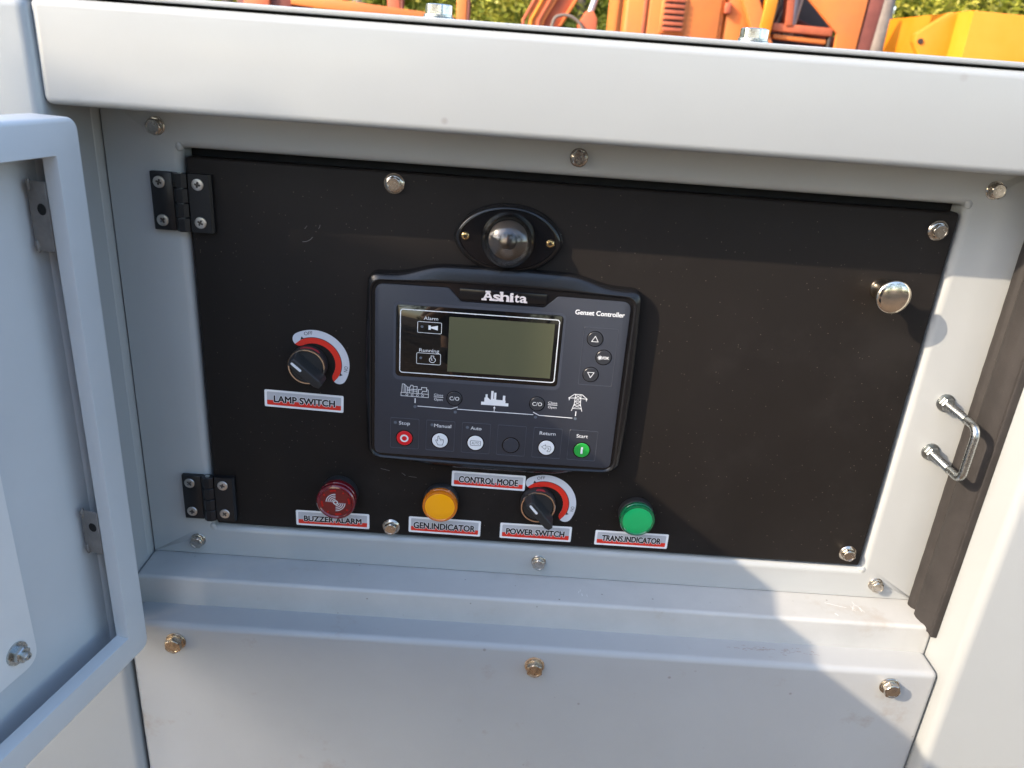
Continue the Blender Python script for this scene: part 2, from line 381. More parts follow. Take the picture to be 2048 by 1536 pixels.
# ------------------------------------------------------------------ bolts
def hexf(a):
    s = math.pi / 3; q = (a % s) - s / 2; return math.cos(s / 2) / math.cos(q)
def bolt(name, label, x, y, z, kind, group, rot, metal='steel', washer_mat=None, axis_up=False):
    fl, af, hh, wt, split = kind       # flange radius, half width across flats, head height, washer thickness, split ring
    t = thing(name, label, "bolt", x, y, z, group)
    body = bpy.data.objects.new
    yy = 0
    pr = [(fl * .98, 0), (fl, -.25), (fl, -wt + .3), (fl * .96, -wt), (af * .9, -wt - .02)]
    lathe("washer", pr, washer_mat or metal, t, 40)
    yy = -wt
    if split:
        lathe("spring_washer", [(af * 1.16, yy), (af * 1.2, yy - .3), (af * 1.2, yy - 1.5), (af * 1.1, yy - 1.8), (af * .8, yy - 1.85)], metal, t, 36); yy -= 1.8
    else:
        lathe("flange", [(fl * .92, yy), (fl * .86, yy - .5), (af * 1.12, yy - 1.1), (af * .9, yy - 1.2)], metal, t, 36); yy -= 1.0
    R_ = af / math.cos(math.pi / 6); n = 48
    rg = []
    for r, y_, hexw in ((R_, yy, 1), (R_, yy - hh + .9, 1), (R_ * .985, yy - hh + .6, .85), (af * .97, yy - hh + .15, .0), (af * .9, yy - hh, 0), (af * .78, yy - hh, 0), (af * .74, yy - hh + .18, 0)):
        rg.append([( (r * (hexf(a + rot) * hexw + (1 - hexw))) * math.cos(a), y_, (r * (hexf(a + rot) * hexw + (1 - hexw))) * math.sin(a)) for a in [2 * math.pi * i / n for i in range(n)]])
    loops("hex_head", rg, metal, t, cap1=True, smooth=22)
    mk = []
    rnd = random.Random(int(abs(x * 7 + z)))
    for k in range(5):
        a = rot + .5 * k + rnd.uniform(-.1, .1); q = af * .48
        cx, cz = q * math.cos(a), q * math.sin(a); ll = af * .13
        mk.append([(cx - .28, cz - ll), (cx + .28, cz - ll), (cx + .28, cz + ll), (cx - .28, cz + ll)])
    V = []; F = []
    for P in mk:
        b0 = len(V)
        V += [(p[0], yy - hh + .18, p[1]) for p in P] + [(p[0], yy - hh - .02, p[1]) for p in P]
        F += [(b0 + 4, b0 + 5, b0 + 6, b0 + 7)] + [(b0 + i, b0 + (i + 1) % 4, b0 + 4 + (i + 1) % 4, b0 + 4 + i) for i in range(4)]
    finish("stamped_mark", V, F, metal, t, 0)
    if axis_up: t.rotation_euler = (rad(-90), 0, 0)
    return t
KA = (7.9, 5.3, 4.0, 1.0, False); KB = (7.0, 5.3, 4.2, 1.0, False); KBW = (6.9, 5.3, 4.0, .9, True)
KC = (8.8, 6.6, 5.4, 1.5, True); KT = (11.0, 8.5, 6.4, 1.8, True)
GA, GB, GC = "flange bolts holding the black panel", "bolts around the grey inner frame", "bolts along the top of the lower panel"
for lb, x, z, r in (("flange bolt at the top of the black panel, left of the dome lamp", -138.9, 320.0, .3), ("flange bolt in the top right corner of the black panel above the brass knob", 284.8, 314.4, .1),
                    ("flange bolt at the black panel's bottom edge between the red buzzer and amber lamp", -138.1, 10.0, .5), ("flange bolt in the bottom right corner of the black panel", 284.5, 14.4, .2)):
    bolt("hex_bolt", lb, x, 0, z, KA, GA, r)
for lb, x, z, r, k in (("hex bolt in the frame's top left corner above the upper hinge", -318.7, 349.7, .15, KB), ("hex bolt in the middle of the frame's top strip under the hood", .7, 349.2, .3, KB),
                       ("shaded hex bolt in the frame's top right corner beside the rubber seal", 319.6, 347.7, .45, KB), ("hex bolt in the frame's bottom left corner under the lower hinge", -317.4, -18.4, .1, KBW),
                       ("hex bolt in the middle of the frame's bottom strip above the sill", .3, -17.8, .5, KBW), ("hex bolt in the frame's bottom right corner, casting a small shadow", 318.7, -18.0, .33, KBW)):
    bolt("hex_bolt", lb, x, 0, z, k, GB, r)
bolt("hex_bolt", "large bolt at the lower panel's top left corner beside the open door", -317.2, -66, -80.2, KC, GC, .52, metal='steel_warm')
bolt("hex_bolt", "large bolt in the middle of the lower panel with an orange rust stained washer", .7, -66, -81.2, KC, GC, .5, metal='steel_warm', washer_mat='rust')
bolt("hex_bolt", "large sunlit bolt at the lower panel's top right corner", 318.5, -66, -78.6, KC, GC, .2)
bolt("hex_bolt", "zinc lid bolt standing up on the hood's top edge, left of centre", -106.5, -22, 435.6, KT, "bolts standing on the lid", .2, metal='zinc', axis_up=True)
bolt("hex_bolt", "zinc lid bolt standing up on the lid at right, before the orange machine", 110.5, -22, 435.6, KT, "bolts standing on the lid", .35, metal='zinc', axis_up=True)

# ------------------------------------------------------------------ cross recess screws
def crossf(a):
    q = abs(((a + math.pi / 4) % (math.pi / 2)) - math.pi / 4)   # 0 on an arm
    return min(1.0, .33 / max(math.sin(q), .2)) if q > .33 else 1.0
def screw(name, r, h, y0, x, z, rot, material, parent, dome=.0):
    n = 64; s = r * .5
    R = [ring(r, y0, n), ring(r, y0 - h * .4, n), ring(r * .93, y0 - h * .85, n), ring(r * .75, y0 - h - dome * .6, n)]
    R.append([(s * crossf(a + rot) * math.cos(a), y0 - h - dome, s * crossf(a + rot) * math.sin(a)) for a in [2 * math.pi * i / n for i in range(n)]])
    o = loops(name, R, material, parent, smooth=25, loc=(x, 0, z))
    R2 = [[(s * crossf(a + rot) * math.cos(a), y0 - h - dome, s * crossf(a + rot) * math.sin(a)) for a in [2 * math.pi * i / n for i in range(n)]]]
    R2.append([(s * .55 * crossf(a + rot) * math.cos(a), y0 - h * .1, s * .55 * crossf(a + rot) * math.sin(a)) for a in [2 * math.pi * i / n for i in range(n)]])
    loops("cross_recess", R2, 'recess', o, cap1=True, smooth=25)
    return o

# ------------------------------------------------------------------ hinges
def hinge(label, x, z, rots):
    t = thing("hinge", label, "hinge", x, 0, z, "black hinges on the panel's left edge")
    box("leaf", -23.2, -6.0, -5, -.3, -22.4, 22.4, 'hinge', t, bevel=.8, seg=2)
    P = [(6.2, -.3), (23.4, -.3), (23.4, -3.4), (21.8, -5.6), (6.2, -5.6)]     # (x,y) profile with a chamfered outer edge
    R = []
    for zz in (-22.4, 22.4): R.append([(a, b_, zz) for a, b_ in P])
    loops("leaf", R, 'hinge', t, True, True, smooth=20)
    for k in range(4):
        z0 = -22.6 + k * 11.3 + .35; z1 = z0 + 10.6
        prof = [(5.6 * math.cos(rad(22.5 + 45 * i)), -4.2 + 4.6 * math.sin(rad(22.5 + 45 * i))) for i in range(8)]
        c = [(a * .94, (b_ + 4.2) * .94 - 4.2) for a, b_ in prof]
        loops("knuckle", [[(a, b_, z0) for a, b_ in c], [(a, b_, z0 + .4) for a, b_ in prof], [(a, b_, z1 - .4) for a, b_ in prof], [(a, b_, z1) for a, b_ in c]], 'hinge', t, True, True, smooth=20)
        lo, hi = ((-8.0, -4.6) if k % 2 else (4.6, 8.0))
        box("link_tab", lo, hi, -4.2, -.6, z0, z1, 'hinge', t)
    o = tube("hinge_pin", [(0, -4.2, -22), (0, -4.2, 22.9)], 2.0, 'zinc', t, 14)
    for i, (sx, sz) in enumerate(((-16.2, 14.6), (-16.2, -14.6), (13.4, 14.6), (13.4, -14.6))):
        screw("screw", 4.6, 1.1, -5.0 if sx < 0 else -5.6, sx, sz, rots[i], 'screw', t)
    return t
hinge("upper black hinge, its left leaf on the grey frame below the top corner bolt", -302.0, 294.5, (.3, .9, .2, .5))
hinge("lower black hinge beside the red buzzer, above the frame's bottom corner bolt", -302.0, 30.0, (.8, .1, .25, .9))

# ------------------------------------------------------------------ dome lamp
lamp = thing("work_lamp", "small black oval work lamp with a clear smoked dome above the controller", "lamp", -48.6, 0, 284.0)
def lens(a, b_, y, n=96, k=1.25):
    """pointed oval"""
    out = []
    for i in range(n):
        t = 2 * math.pi * i / n; c, s = math.cos(t), math.sin(t)
        out.append((a * (abs(c) ** .92) * (1 if c > 0 else -1), y, b_ * (abs(s) ** k) * (1 if s > 0 else -1)))
    return out
loops("rubber_base", [lens(43, 27.5, 0), lens(43, 27.5, -2.5), lens(42.2, 26.8, -3.2), lens(40.8, 25.4, -3.2)], 'rubber' if 0 else 'plastic', lamp, smooth=40)
loops("housing", [lens(40.9, 25.5, -3.0), lens(40.9, 25.5, -5.2), lens(40, 24.7, -5.9), lens(38.5, 23.4, -6.1), lens(37.8, 22.7, -5.3), lens(20, 18, -5.3)], 'plastic_s', lamp, cap1=True, smooth=40)
lathe("lamp_socket", [(15.5, -5.2), (15.5, -8), (14, -9), (7, -9.2), (6, -14), (4.5, -17), (2, -18.5), (.3, -19)], mat("lamp_reflector", (.30, .26, .23), .5, metal=.2), lamp, 32)
pr = [(21.4, -5.4), (21.4, -8)]
for k in range(13):
    a = math.pi / 2 * k / 12; pr.append((21.2 * math.cos(a) + .02, -9.0 - 18.5 * math.sin(a)))
o_ = lathe("clear_dome", pr, 'dome', lamp, 64, smooth=80)
pr2 = [(19.6, -5.4), (19.6, -8)]
for k in range(13):
    a = math.pi / 2 * k / 12; pr2.append((19.4 * math.cos(a) + .02, -9.0 - 16.8 * math.sin(a)))
ri = [ring(r, y, 64) for r, y in pr2]
n = 64; V = [p for r in ri for p in r]; F = []
for k in range(len(ri) - 1):
    for i in range(n): F.append((k * n + i, k * n + (i + 1) % n, (k + 1) * n + (i + 1) % n, (k + 1) * n + i))
F.append(tuple((len(ri) - 1) * n + i for i in range(n)))
me = bpy.data.meshes.new("inner_dome"); me.from_pydata([(a * MM, b_ * MM, c * MM) for a, b_, c in V], [], F)
bm = bmesh.new(); bm.from_mesh(me); bmesh.ops.recalc_face_normals(bm, faces=bm.faces); bmesh.ops.reverse_faces(bm, faces=bm.faces); bm.to_mesh(me); bm.free()
link("inner_dome", me, 'dome', lamp, 80)
# raised moulding on the dome: certification ring with three strokes and a line of faint marks above
def on_dome(x, z, lift=.12):
    r = math.hypot(x, z); return (x, -9.0 - 18.5 * math.sqrt(max(0, 1 - (r / 21.2) ** 2)) - lift, z)
V = []; F = []
def dome_stroke(pts, w):
    for q in stroke(pts, w):
        k = len(V); V.extend(on_dome(*p) for p in q); F.append((k, k + 1, k + 2, k + 3))
cc = [(3.9 * math.cos(a) - .2, 3.0 * math.sin(a) - 5.6) for a in [2 * math.pi * i / 24 for i in range(24)]]
dome_stroke(cc, .32, ) ; dome_stroke([cc[-1], cc[0]], .32)
for k in range(3):
    x0 = -1.9 + k * 1.5; dome_stroke([(x0, -4.3), (x0 + .9, -5.0), (x0 + .9, -6.3), (x0, -6.9)], .3)
me = bpy.data.meshes.new("moulded_mark"); me.from_pydata([(a * MM, b_ * MM, c * MM) for a, b_, c in V], [], F); link("moulded_mark", me, mat("moulded_clear_edge", (.16, .15, .15), .2), lamp, 0)
screw("screw", 3.3, 1.4, -5.3, -33.6, .8, .4, 'brass', lamp, .5); screw("screw", 3.3, 1.4, -5.3, 33.0, -.6, .1, 'brass', lamp, .5)

# ------------------------------------------------------------------ genset controller
CX0, CZ0 = -49.2, 167.0
ctl = thing("genset_controller", "black framed controller with a slate keypad face and an olive lcd screen", "controller", CX0, 0, CZ0)
def cp(P): return [(x - CX0, z - CZ0) for x, z in P]
def crown(x0, x1, z0, z1, top=7.0, bot=5.5, side=2.0, d=0.0, n=20):
    """bezel outline with crowned top and bottom edges, ccw from the right bottom"""
    x0 += d; x1 -= d; z0 += d; z1 -= d; r = max(9 - d * .6, 3); P = []
    def hump(t, h):      # flat-topped bump
        s = min(1, max(0, (t - .06) / .2)); e = min(1, max(0, (.94 - t) / .2)); f = lambda q: q * q * (3 - 2 * q)
        return h * f(s) * f(e)
    for i in range(n): t = i / n; P.append((x1 + side * math.sin(math.pi * t), z0 + r + (z1 - z0 - 2 * r) * t))
    for i in range(6): a = rad(90 * i / 6); P.append((x1 - r + r * math.cos(a), z1 - r + r * math.sin(a)))
    for i in range(n * 2): t = i / (n * 2); P.append((x1 - r - (x1 - x0 - 2 * r) * t, z1 + hump(t, top) + 2.2 * math.sin(math.pi * t)))
    for i in range(6): a = rad(90 + 90 * i / 6); P.append((x0 + r + r * math.cos(a), z1 - r + r * math.sin(a)))
    for i in range(n): t = i / n; P.append((x0 - side * math.sin(math.pi * t), z1 - r - (z1 - z0 - 2 * r) * t))
    for i in range(6): a = rad(180 + 90 * i / 6); P.append((x0 + r + r * math.cos(a), z0 + r + r * math.sin(a)))
    for i in range(n * 2): t = i / (n * 2); P.append((x0 + r + (x1 - x0 - 2 * r) * t, z0 - hump(t, bot) - 1.5 * math.sin(math.pi * t)))
    for i in range(6): a = rad(270 + 90 * i / 6); P.append((x1 - r + r * math.cos(a), z0 + r + r * math.sin(a)))
    return P
N_ = len(crown(0, 100, 0, 100))
def crown_rect(x0, x1, z0, z1, d, w):
    """blend from the crowned outline to the straight inner lip"""
    A = crown(-158.6, 62.2, 86.6, 251.6); B = crown(x0, x1, z0, z1, 0, 0, 0)
    return [(a[0] * (1 - w) + b_[0] * w, a[1] * (1 - w) + b_[1] * w) for a, b_ in zip(A, B)]
R = []
for y, w in ((0, 0), (-5.5, 0), (-6.9, .06), (-8.0, .16), (-9.2, .38), (-10.2, .62), (-10.9, .82), (-11.3, .93), (-11.3, 1.0)):
    R.append([(x - CX0, y, z - CZ0) for x, z in crown_rect(-155.6, 57.0, 87.6, 246.4, 0, w)])
R.append([(x - CX0, -9.4, z - CZ0) for x, z in crown_rect(-154.2, 55.6, 89.0, 245.0, 0, 1)])
loops("bezel", R, 'plastic', ctl, smooth=60)
P = crown_rect(-154.2, 55.6, 89.0, 245.0, 0, 1)
flat("bezel_floor", [cp(P)], -9.4, 'plastic_s', ctl)
# keypad face with the notch for the nameplate
FACE = [(53.2, 91.4), (53.0, 241.9), (-5.6, 242.4), (-16.0, 232.4), (-82.6, 232.4), (-93.0, 243.2), (-151.5, 242.8), (-151.8, 91.4)]
FP = roundpoly(FACE, [6, 7, 3.5, 3.5, 3.5, 3.5, 7, 6])
prism("keypad_face", cp(FP), -9.4, -11.0, 'slate', ctl, chamfer=.35)
box("nameplate", -84.5 - CX0, -14.5 - CX0, -10.6, -9.4, 235.0 - CZ0, 243.6 - CZ0, 'plastic_s', ctl, bevel=.4, seg=2)
def T(s, x0, x1, z, cap, mt='white', y=-11.06, parent=None, **k):
    return text(s, x0 - CX0, x1 - CX0, z - CZ0, cap, y, mt, parent or ctl, **k)
# slab serif name: heavy letters with added serifs
nm = [("A", -65.6, -57.6, 8.0), ("s", -57.2, -52.0, 8.0), ("h", -51.4, -44.8, 8.0), ("i", -43.6, -41.6, 8.0), ("t", -40.2, -36.6, 8.0), ("a", -35.9, -30.6, 8.0)]
for i, (s, a, b_, c) in enumerate(nm): T(s, a, b_, 235.6, 7.4, 'logo', y=-10.70 - i * .012, bold=.022)
ser = []
def sr(x0, x1, z0, z1): ser.append(cp([(x0, z0), (x1, z0), (x1, z1), (x0, z1)]))
sr(-66.6, -62.6, 235.3, 236.9); sr(-60.4, -56.4, 235.3, 236.9); sr(-63.8, -59.6, 241.9, 243.3)
sr(-52.3, -48.9, 235.3, 236.7); sr(-46.9, -43.9 - .4, 235.3, 236.7); sr(-52.3, -50.4, 241.9, 243.2)
sr(-44.0, -40.9, 235.3, 236.7); sr(-44.2, -42.6, 239.9, 241.2); sr(-31.8, -29.9, 235.3, 236.6)
flats("lettering_serif", ser, -10.80, 'logo', ctl)
T("Genset Controller", 9.2, 48.9, 229.2, 3.8, fat=.10)
# display window
W = rr2(-134.6, .4, 165.0, 227.2, 3.5)
prism("display_window", cp(W), -9.5, -11.15, 'glass', ctl, chamfer=.25)
WE = rr2(-136.6, 2.6, 161.8, 229.4, 5)
ringband("window_edge", cp(WE), cp(rr2(-134.7, .5, 164.9, 227.3, 3.6)), -11.04, 'slate_edge', ctl)
def band(x0, x1, z0, z1, r, w, y, mt='white', name="outline_print"):
    return ringband(name, cp(rr2(x0, x1, z0, z1, r)), cp(rr2(x0 + w, x1 - w, z0 + w, z1 - w, max(r - w, .2))), y, mt, ctl)
band(-131.4, -2.2, 168.2, 223.6, 2.6, .75, -11.19)
flat("lcd_screen", [cp([(-91.6, 172.0), (-6.2, 172.0), (-6.2, 219.6), (-91.6, 219.6)])], -11.19, 'lcd', ctl)
yw = -11.20
T("Alarm", -112.2, -100.6, 215.6, 2.8, y=yw); T("Running", -115.2, -98.9, 187.9, 2.8, y=yw)
band(-117.2, -97.4, 204.2, 214.0, 1.2, .4, yw); band(-117.4, -97.3, 177.0, 187.0, 1.2, .4, yw)
flat("led_dot", [[(x, z) for x, _, z in ring(1.1, 0, 16, -113.4 - CX0, 209.6 - CZ0)]], yw, 'led', ctl)
flat("led_dot", [[(x, z) for x, _, z in ring(1.1, 0, 16, -113.8 - CX0, 182.4 - CZ0)]], yw, 'led', ctl)
flats("horn_icon", [cp([(-108.2, 207.4), (-106.2, 207.4), (-106.2, 211.0), (-108.2, 211.0)]), cp([(-106.2, 208.6), (-100.6, 207.2), (-100.6, 211.2), (-106.2, 209.8)])], yw, 'white', ctl)
oc = [(-104.2 + 2.5 * math.cos(a), 181.2 + 2.3 * math.sin(a)) for a in [rad(115 + 310 * i / 20) for i in range(21)]]
flats("oil_icon", [cp(q) for q in stroke(oc, .45) + stroke([(-105.2, 183.3), (-105.4, 184.8), (-103.0, 184.8), (-103.2, 183.3)], .4) + stroke([(-104.6, 182.9), (-105.2, 181.0), (-103.8, 181.2)], .35)], yw, 'white', ctl)
# round keys
def key(x, z, r, mt, name="key", proud=.7, gap=1.0):
    flat("key_gap", [[(a, c) for a, _, c in ring(r + gap, 0, 40, x - CX0, z - CZ0)]], -11.02, 'plastic_s', ctl)
    return lathe(name, [(r, -10.9), (r, -11 - proud + .25), (r - .25, -11 - proud), (r * .6, -11 - proud - .08)], mt, ctl, 40, x - CX0, z - CZ0)
yk = -11.84
def K(s, x0, x1, z, cap, parent=None, mt='white', **k): return T(s, x0, x1, z, cap, mt, yk, **k)
for x, z in ((27.4, 209.4), (36.1, 193.9), (27.1, 178.1), (-84.6, 148.0), (-14.9, 148.2)): key(x, z, 6.1, 'slate_hi', "round_key", gap=.7)
def tri(cx, cz, s, up_):
    P = [(cx + s * math.cos(rad(90 * up_ + 120 * k)), cz + s * math.sin(rad(90 * up_ + 120 * k))) for k in range(3)]
    return stroke(P, .42, True)
flats("up_arrow_icon", [cp(q) for q in tri(27.4, 208.8, 3.1, 1)], yk, 'white', ctl); flats("down_arrow_icon", [cp(q) for q in tri(27.1, 178.7, 3.1, -1)], yk, 'white', ctl)
K("/OK", 35.0, 40.6, 192.6, 2.3, fat=.08)
gear = []
for k in range(8):
    a = math.pi * k / 4; gear += stroke([(33.1 + .5 * math.cos(a), 193.7 + .5 * math.sin(a)), (33.1 + 1.7 * math.cos(a), 193.7 + 1.7 * math.sin(a))], .55)
flats("gear_icon", [cp(q) for q in gear], yk, 'white', ctl)
K("C/O", -88.6, -80.5, 146.5, 3.3); K("C/O", -18.9, -10.8, 146.7, 3.3)
for x in (-101.8, -5.6):
    T("Close", x, x + 7.6, 149.1, 2.0, fat=.0); T("Open", x + .2, x + 7.3, 145.0, 2.0, fat=.0)
    flats("divider_line", [cp([(x - .2, 147.9), (x + 7.8, 147.9), (x + 7.8, 148.4), (x - .2, 148.4)])], -11.06, 'white', ctl)
# single line diagram
lw = .62
dg_ = stroke([(-115.2, 138.6), (-87.0, 138.2), (-81.8, 140.2)], lw) + stroke([(-81.6, 138.2), (-17.6, 138.0)], lw) + stroke([(-17.4, 140.2), (-12.4, 137.8), (15.8, 137.3)], lw)
dg_ += stroke([(-117.6, 145.3), (-117.6, 141.6)], .8) + stroke([(18.4, 143.4), (18.4, 139.8)], .8) + stroke([(-50.6, 138.4), (-50.6, 142.0)], .5) + [[(-51.7, 141.4), (-49.5, 141.4), (-50.6, 143.4)]]
flats("mimic_line", [cp(q) for q in dg_], -11.06, 'white', ctl)
# engine icon
e = []
e += stroke([(-129.6, 147.2), (-106.6, 147.0), (-106.6, 150.0), (-129.6, 150.2)], .4, True)
for k in range(4): e += stroke([(-124.6 + k * 4.4 + .9 * math.cos(a), 148.5 + .9 * math.sin(a)) for a in [2 * math.pi * i / 8 for i in range(8)]], .32, True)
e += stroke([(-129, 150.2), (-128.6, 158.0), (-127.0, 158.0), (-124.4, 155.6), (-124.4, 150.2)], .45) + stroke([(-127, 158), (-127.0, 150.2)], .4) + stroke([(-125.8, 157), (-125.8, 150.2)], .35)
e += stroke([(-124.4, 155.2), (-121.8, 155.6), (-121.4, 157.4), (-119.8, 157.4), (-119.4, 156.2), (-116.2, 156.6), (-116.2, 150.4)], .45) + stroke([(-124.2, 153.6), (-116.4, 153.8)], .5) + stroke([(-124.2, 152.3), (-116.4, 152.2)], .45)
e += stroke([(-122.6, 155), (-122.6, 150.4)], .4) + stroke([(-119.4, 156), (-119.4, 150.4)], .4)
e += stroke([(-115.0, 150.4), (-115.0, 154.0), (-112.4, 154.0), (-112.4, 156.0), (-108.2, 156.0), (-108.2, 152.6), (-111.6, 152.6), (-112.2, 150.6)], .5) + stroke([(-108.2, 154.4), (-106.9, 154.0), (-106.7, 150.4)], .45)
flats("engine_icon", [cp(q) for q in e], -11.06, 'white', ctl)
# factory icon
f_ = [[(-62.0, 144.0), (-39.0, 144.0), (-39.0, 146.8), (-62.0, 146.8)], [(-59.4, 146.6), (-41.6, 146.6), (-41.6, 149.2), (-49.0, 149.4), (-51.4, 150.2), (-54.6, 149.0), (-57.2, 151.6), (-59.4, 150.6)],
      [(-58.6, 150), (-56.9, 150), (-56.9, 153.8), (-58.6, 153.8)], [(-54.0, 148), (-52.0, 148), (-52.0, 157.2), (-54.0, 157.2)], [(-51.4, 148), (-49.6, 148), (-49.6, 155.8), (-51.4, 155.8)], [(-44.0, 148.8), (-42.0, 148.8), (-42.0, 153.6), (-44.0, 153.6)]]
flats("factory_icon", [cp(q) for q in f_], -11.06, 'white', ctl)
# pylon icon
p_ = []
for sgn in (-1, 1):
    c = 18.9; p_ += stroke([(c + sgn * 4.4, 144.2), (c + sgn * 2.6, 150.4), (c + sgn * 2.3, 159.2)], .45) + stroke([(c, 159.4), (c + sgn * 3.2, 159.4), (c + sgn * 7.8, 155.6), (c + sgn * 2.4, 156.0)], .5) + stroke([(c + sgn * 7.2, 155.6), (c + sgn * 7.2, 153.8)], .5)
for z0, z1, w0, w1 in ((156.2, 159.2, 2.4, 2.3), (152.8, 156.2, 2.5, 2.4), (149.6, 152.8, 2.9, 2.5), (146.4, 149.6, 3.8, 2.9)):
    p_ += stroke([(18.9 - w0, z0), (18.9 + w1, z1)], .3) + stroke([(18.9 + w0, z0), (18.9 - w1, z1)], .3) + stroke([(18.9 - w0, z0), (18.9 + w0, z0)], .35)
flats("pylon_icon", [cp(q) for q in p_], -11.06, 'white', ctl)
for x, z in ((-117.6, 137.9), (-83.4, 135.4), (-15.2, 135.8), (18.4, 137.0), (-134.0, 121.8), (-102.7, 121.9), (-72.4, 121.8)):
    flat("led_dot", [[(a, c) for a, _, c in ring(1.35, 0, 20, x - CX0, z - CZ0)]], -11.06, 'led', ctl)
T("Stop", -130.9, -121.6, 120.2, 3.1); T("Manual", -100.8, -86.3, 120.0, 3.1); T("Auto", -69.6, -60.4, 119.9, 3.1); T("Return", -10.4, 3.2, 119.7, 3.1); T("Start", 21.3, 31.0, 119.4, 3.1)
KX = [-126.0, -95.4, -64.8, -34.3, -3.5, 27.0]
for i, x in enumerate(KX):
    # embossed cell around each key
    c0 = rr2(x - 12.2, x + 12.4, 97.6, 126.4, 1.2); c1 = rr2(x - 11.85, x + 12.05, 97.95, 126.05, 1.0)
    n = len(c0); mid = [((a[0] + b_[0]) / 2, (a[1] + b_[1]) / 2) for a, b_ in zip(c0, c1)]
    loops("key_cell_ridge", [[(p[0] - CX0, -11.0, p[1] - CZ0) for p in c0], [(p[0] - CX0, -11.2, p[1] - CZ0) for p in mid], [(p[0] - CX0, -11.0, p[1] - CZ0) for p in c1]], 'slate_edge', ctl)
    key(x, 107.6, 6.7, ('redkey', 'white', 'white', 'slate', 'white', 'greenkey')[i], ("stop_key", "manual_key", "auto_key", "blank_key", "return_key", "start_key")[i])
c0 = rr2(17.6, 45.8, 168.6, 219.2, 1.2); c1 = rr2(17.95, 45.45, 168.95, 218.85, 1.0); mid = [((a[0] + b_[0]) / 2, (a[1] + b_[1]) / 2) for a, b_ in zip(c0, c1)]
loops("key_cell_ridge", [[(p[0] - CX0, -11.0, p[1] - CZ0) for p in c0], [(p[0] - CX0, -11.2, p[1] - CZ0) for p in mid], [(p[0] - CX0, -11.0, p[1] - CZ0) for p in c1]], 'slate_edge', ctl)
x, z = KX[0], 107.6
ringband("ring_icon", cp([(x + 3.6 * math.cos(a), z + 3.6 * math.sin(a)) for a in [2 * math.pi * i / 32 for i in range(32)]]), cp([(x + 2.2 * math.cos(a), z + 2.2 * math.sin(a)) for a in [2 * math.pi * i / 32 for i in range(32)]]), yk, 'white', ctl)
x = KX[5]; flat("bar_icon", [cp([(x - .85, 104.3), (x + .85, 104.3), (x + .85, 110.8), (x - .85, 110.8)])], yk, 'white', ctl)
x = KX[1]
hd = [(x - 1.6, 103.6), (x - 3.6, 107.6), (x - 3.2, 108.5), (x - 2.0, 107.4), (x - 1.9, 111.6), (x - 1.3, 112.2), (x - .8, 111.5), (x - .7, 109.4), (x + .4, 109.7), (x + .6, 109.1), (x + 1.7, 109.3), (x + 1.9, 108.7), (x + 3.0, 108.8), (x + 3.1, 106.4), (x + 2.2, 103.6)]
flats("hand_icon", [cp(q) for q in stroke(hd, .38, True) + stroke([(x + .5, 109.2), (x + .5, 107.6)], .3) + stroke([(x + 1.8, 108.8), (x + 1.8, 107.5)], .3)], yk, 'sticker_k', ctl)
x = KX[2]
band(x - 4.6, x + 4.6, 105.2, 110.0, .8, .4, yk, 'sticker_k', "auto_icon"); K("AUTO", x - 3.3, x + 3.3, 106.5, 2.3, mt='sticker_k')
x = KX[4]
ra = [(x + 4.0, 106.9), (x + 3.0, 109.5), (x - 1.0, 109.5), (x - 1.0, 110.8), (x - 4.3, 108.6), (x - 1.0, 106.2), (x - 1.0, 107.8), (x + 1.8, 107.8), (x + 2.3, 106.4), (x + 1.2, 105.6), (x + .8, 105.6), (x + .8, 104.2), (x + 3.0, 104.4)]
flats("return_icon", [cp(q) for q in stroke(ra, .36, True)], yk, 'sticker_k', ctl)

# ------------------------------------------------------------------ name stickers
def sticker(s, label, x0, x1, z0, z1, ang=0.0, tx=(0.10, 0.90), cap=5.4, base=5.2, rot=0.0):
    w, h = x1 - x0, z1 - z0
    t = thing("name_sticker", label, "sticker", (x0 + x1) / 2, 0, (z0 + z1) / 2, "white, grey and red name stickers"); t.rotation_euler = (0, rad(rot), 0)
    prism("border", rr2(-w / 2, w / 2, -h / 2, h / 2, 1.2), 0, -.22, 'sticker_w', t)
    zi0, zi1, xi = -h / 2 + 1.9, h / 2 - 1.8, w / 2 - 2.1
    zr = zi0 + (zi1 - zi0) * .36
    P = rr2(-xi, xi, zi0, zi1, .9)
    flat("silver_field", [P], -.26, 'sticker_g', t)
    Pr = [p for p in rr2(-xi, xi, zi0, zi1 + 4, .9) if p[1] < zr]; Pr = Pr + [(xi, zr), (-xi, zr)] if Pr[0][0] < 0 else Pr + [(xi, zr), (-xi, zr)]
    Pr = [(-xi, zr)] + [q for q in rr2(-xi, xi, zi0, zi1 + 4, .9)[12:] if q[1] < zr] + [(xi, zr)]
    flat("red_band", [Pr], -.30, 'sticker_r', t)
    a, b_ = -w / 2 + w * tx[0], -w / 2 + w * tx[1]
    text(s, a, b_, -h / 2 + base, cap, -.33, 'sticker_w', t, fat=.70)
    text(s, a, b_, -h / 2 + base, cap, -.38, 'sticker_k', t, fat=.33)
    return t
sticker("LAMP SWITCH", "name sticker reading LAMP SWITCH under the upper selector switch", -248.2, -180.4, 122.9, 138.8, tx=(.12, .89), cap=5.8, base=4.9, rot=1.2)
sticker("BUZZER ALARM", "name sticker reading BUZZER ALARM under the dark red buzzer", -225.4, -158.2, 5.4, 21.3, tx=(.11, .89), cap=5.4, base=4.9, rot=-0.3)
sticker("CONTROL MODE", "name sticker reading CONTROL MODE under the controller's lower edge", -84.5, -18.5, 57.1, 72.6, tx=(.10, .90), cap=6.0, base=4.6, rot=0.35)
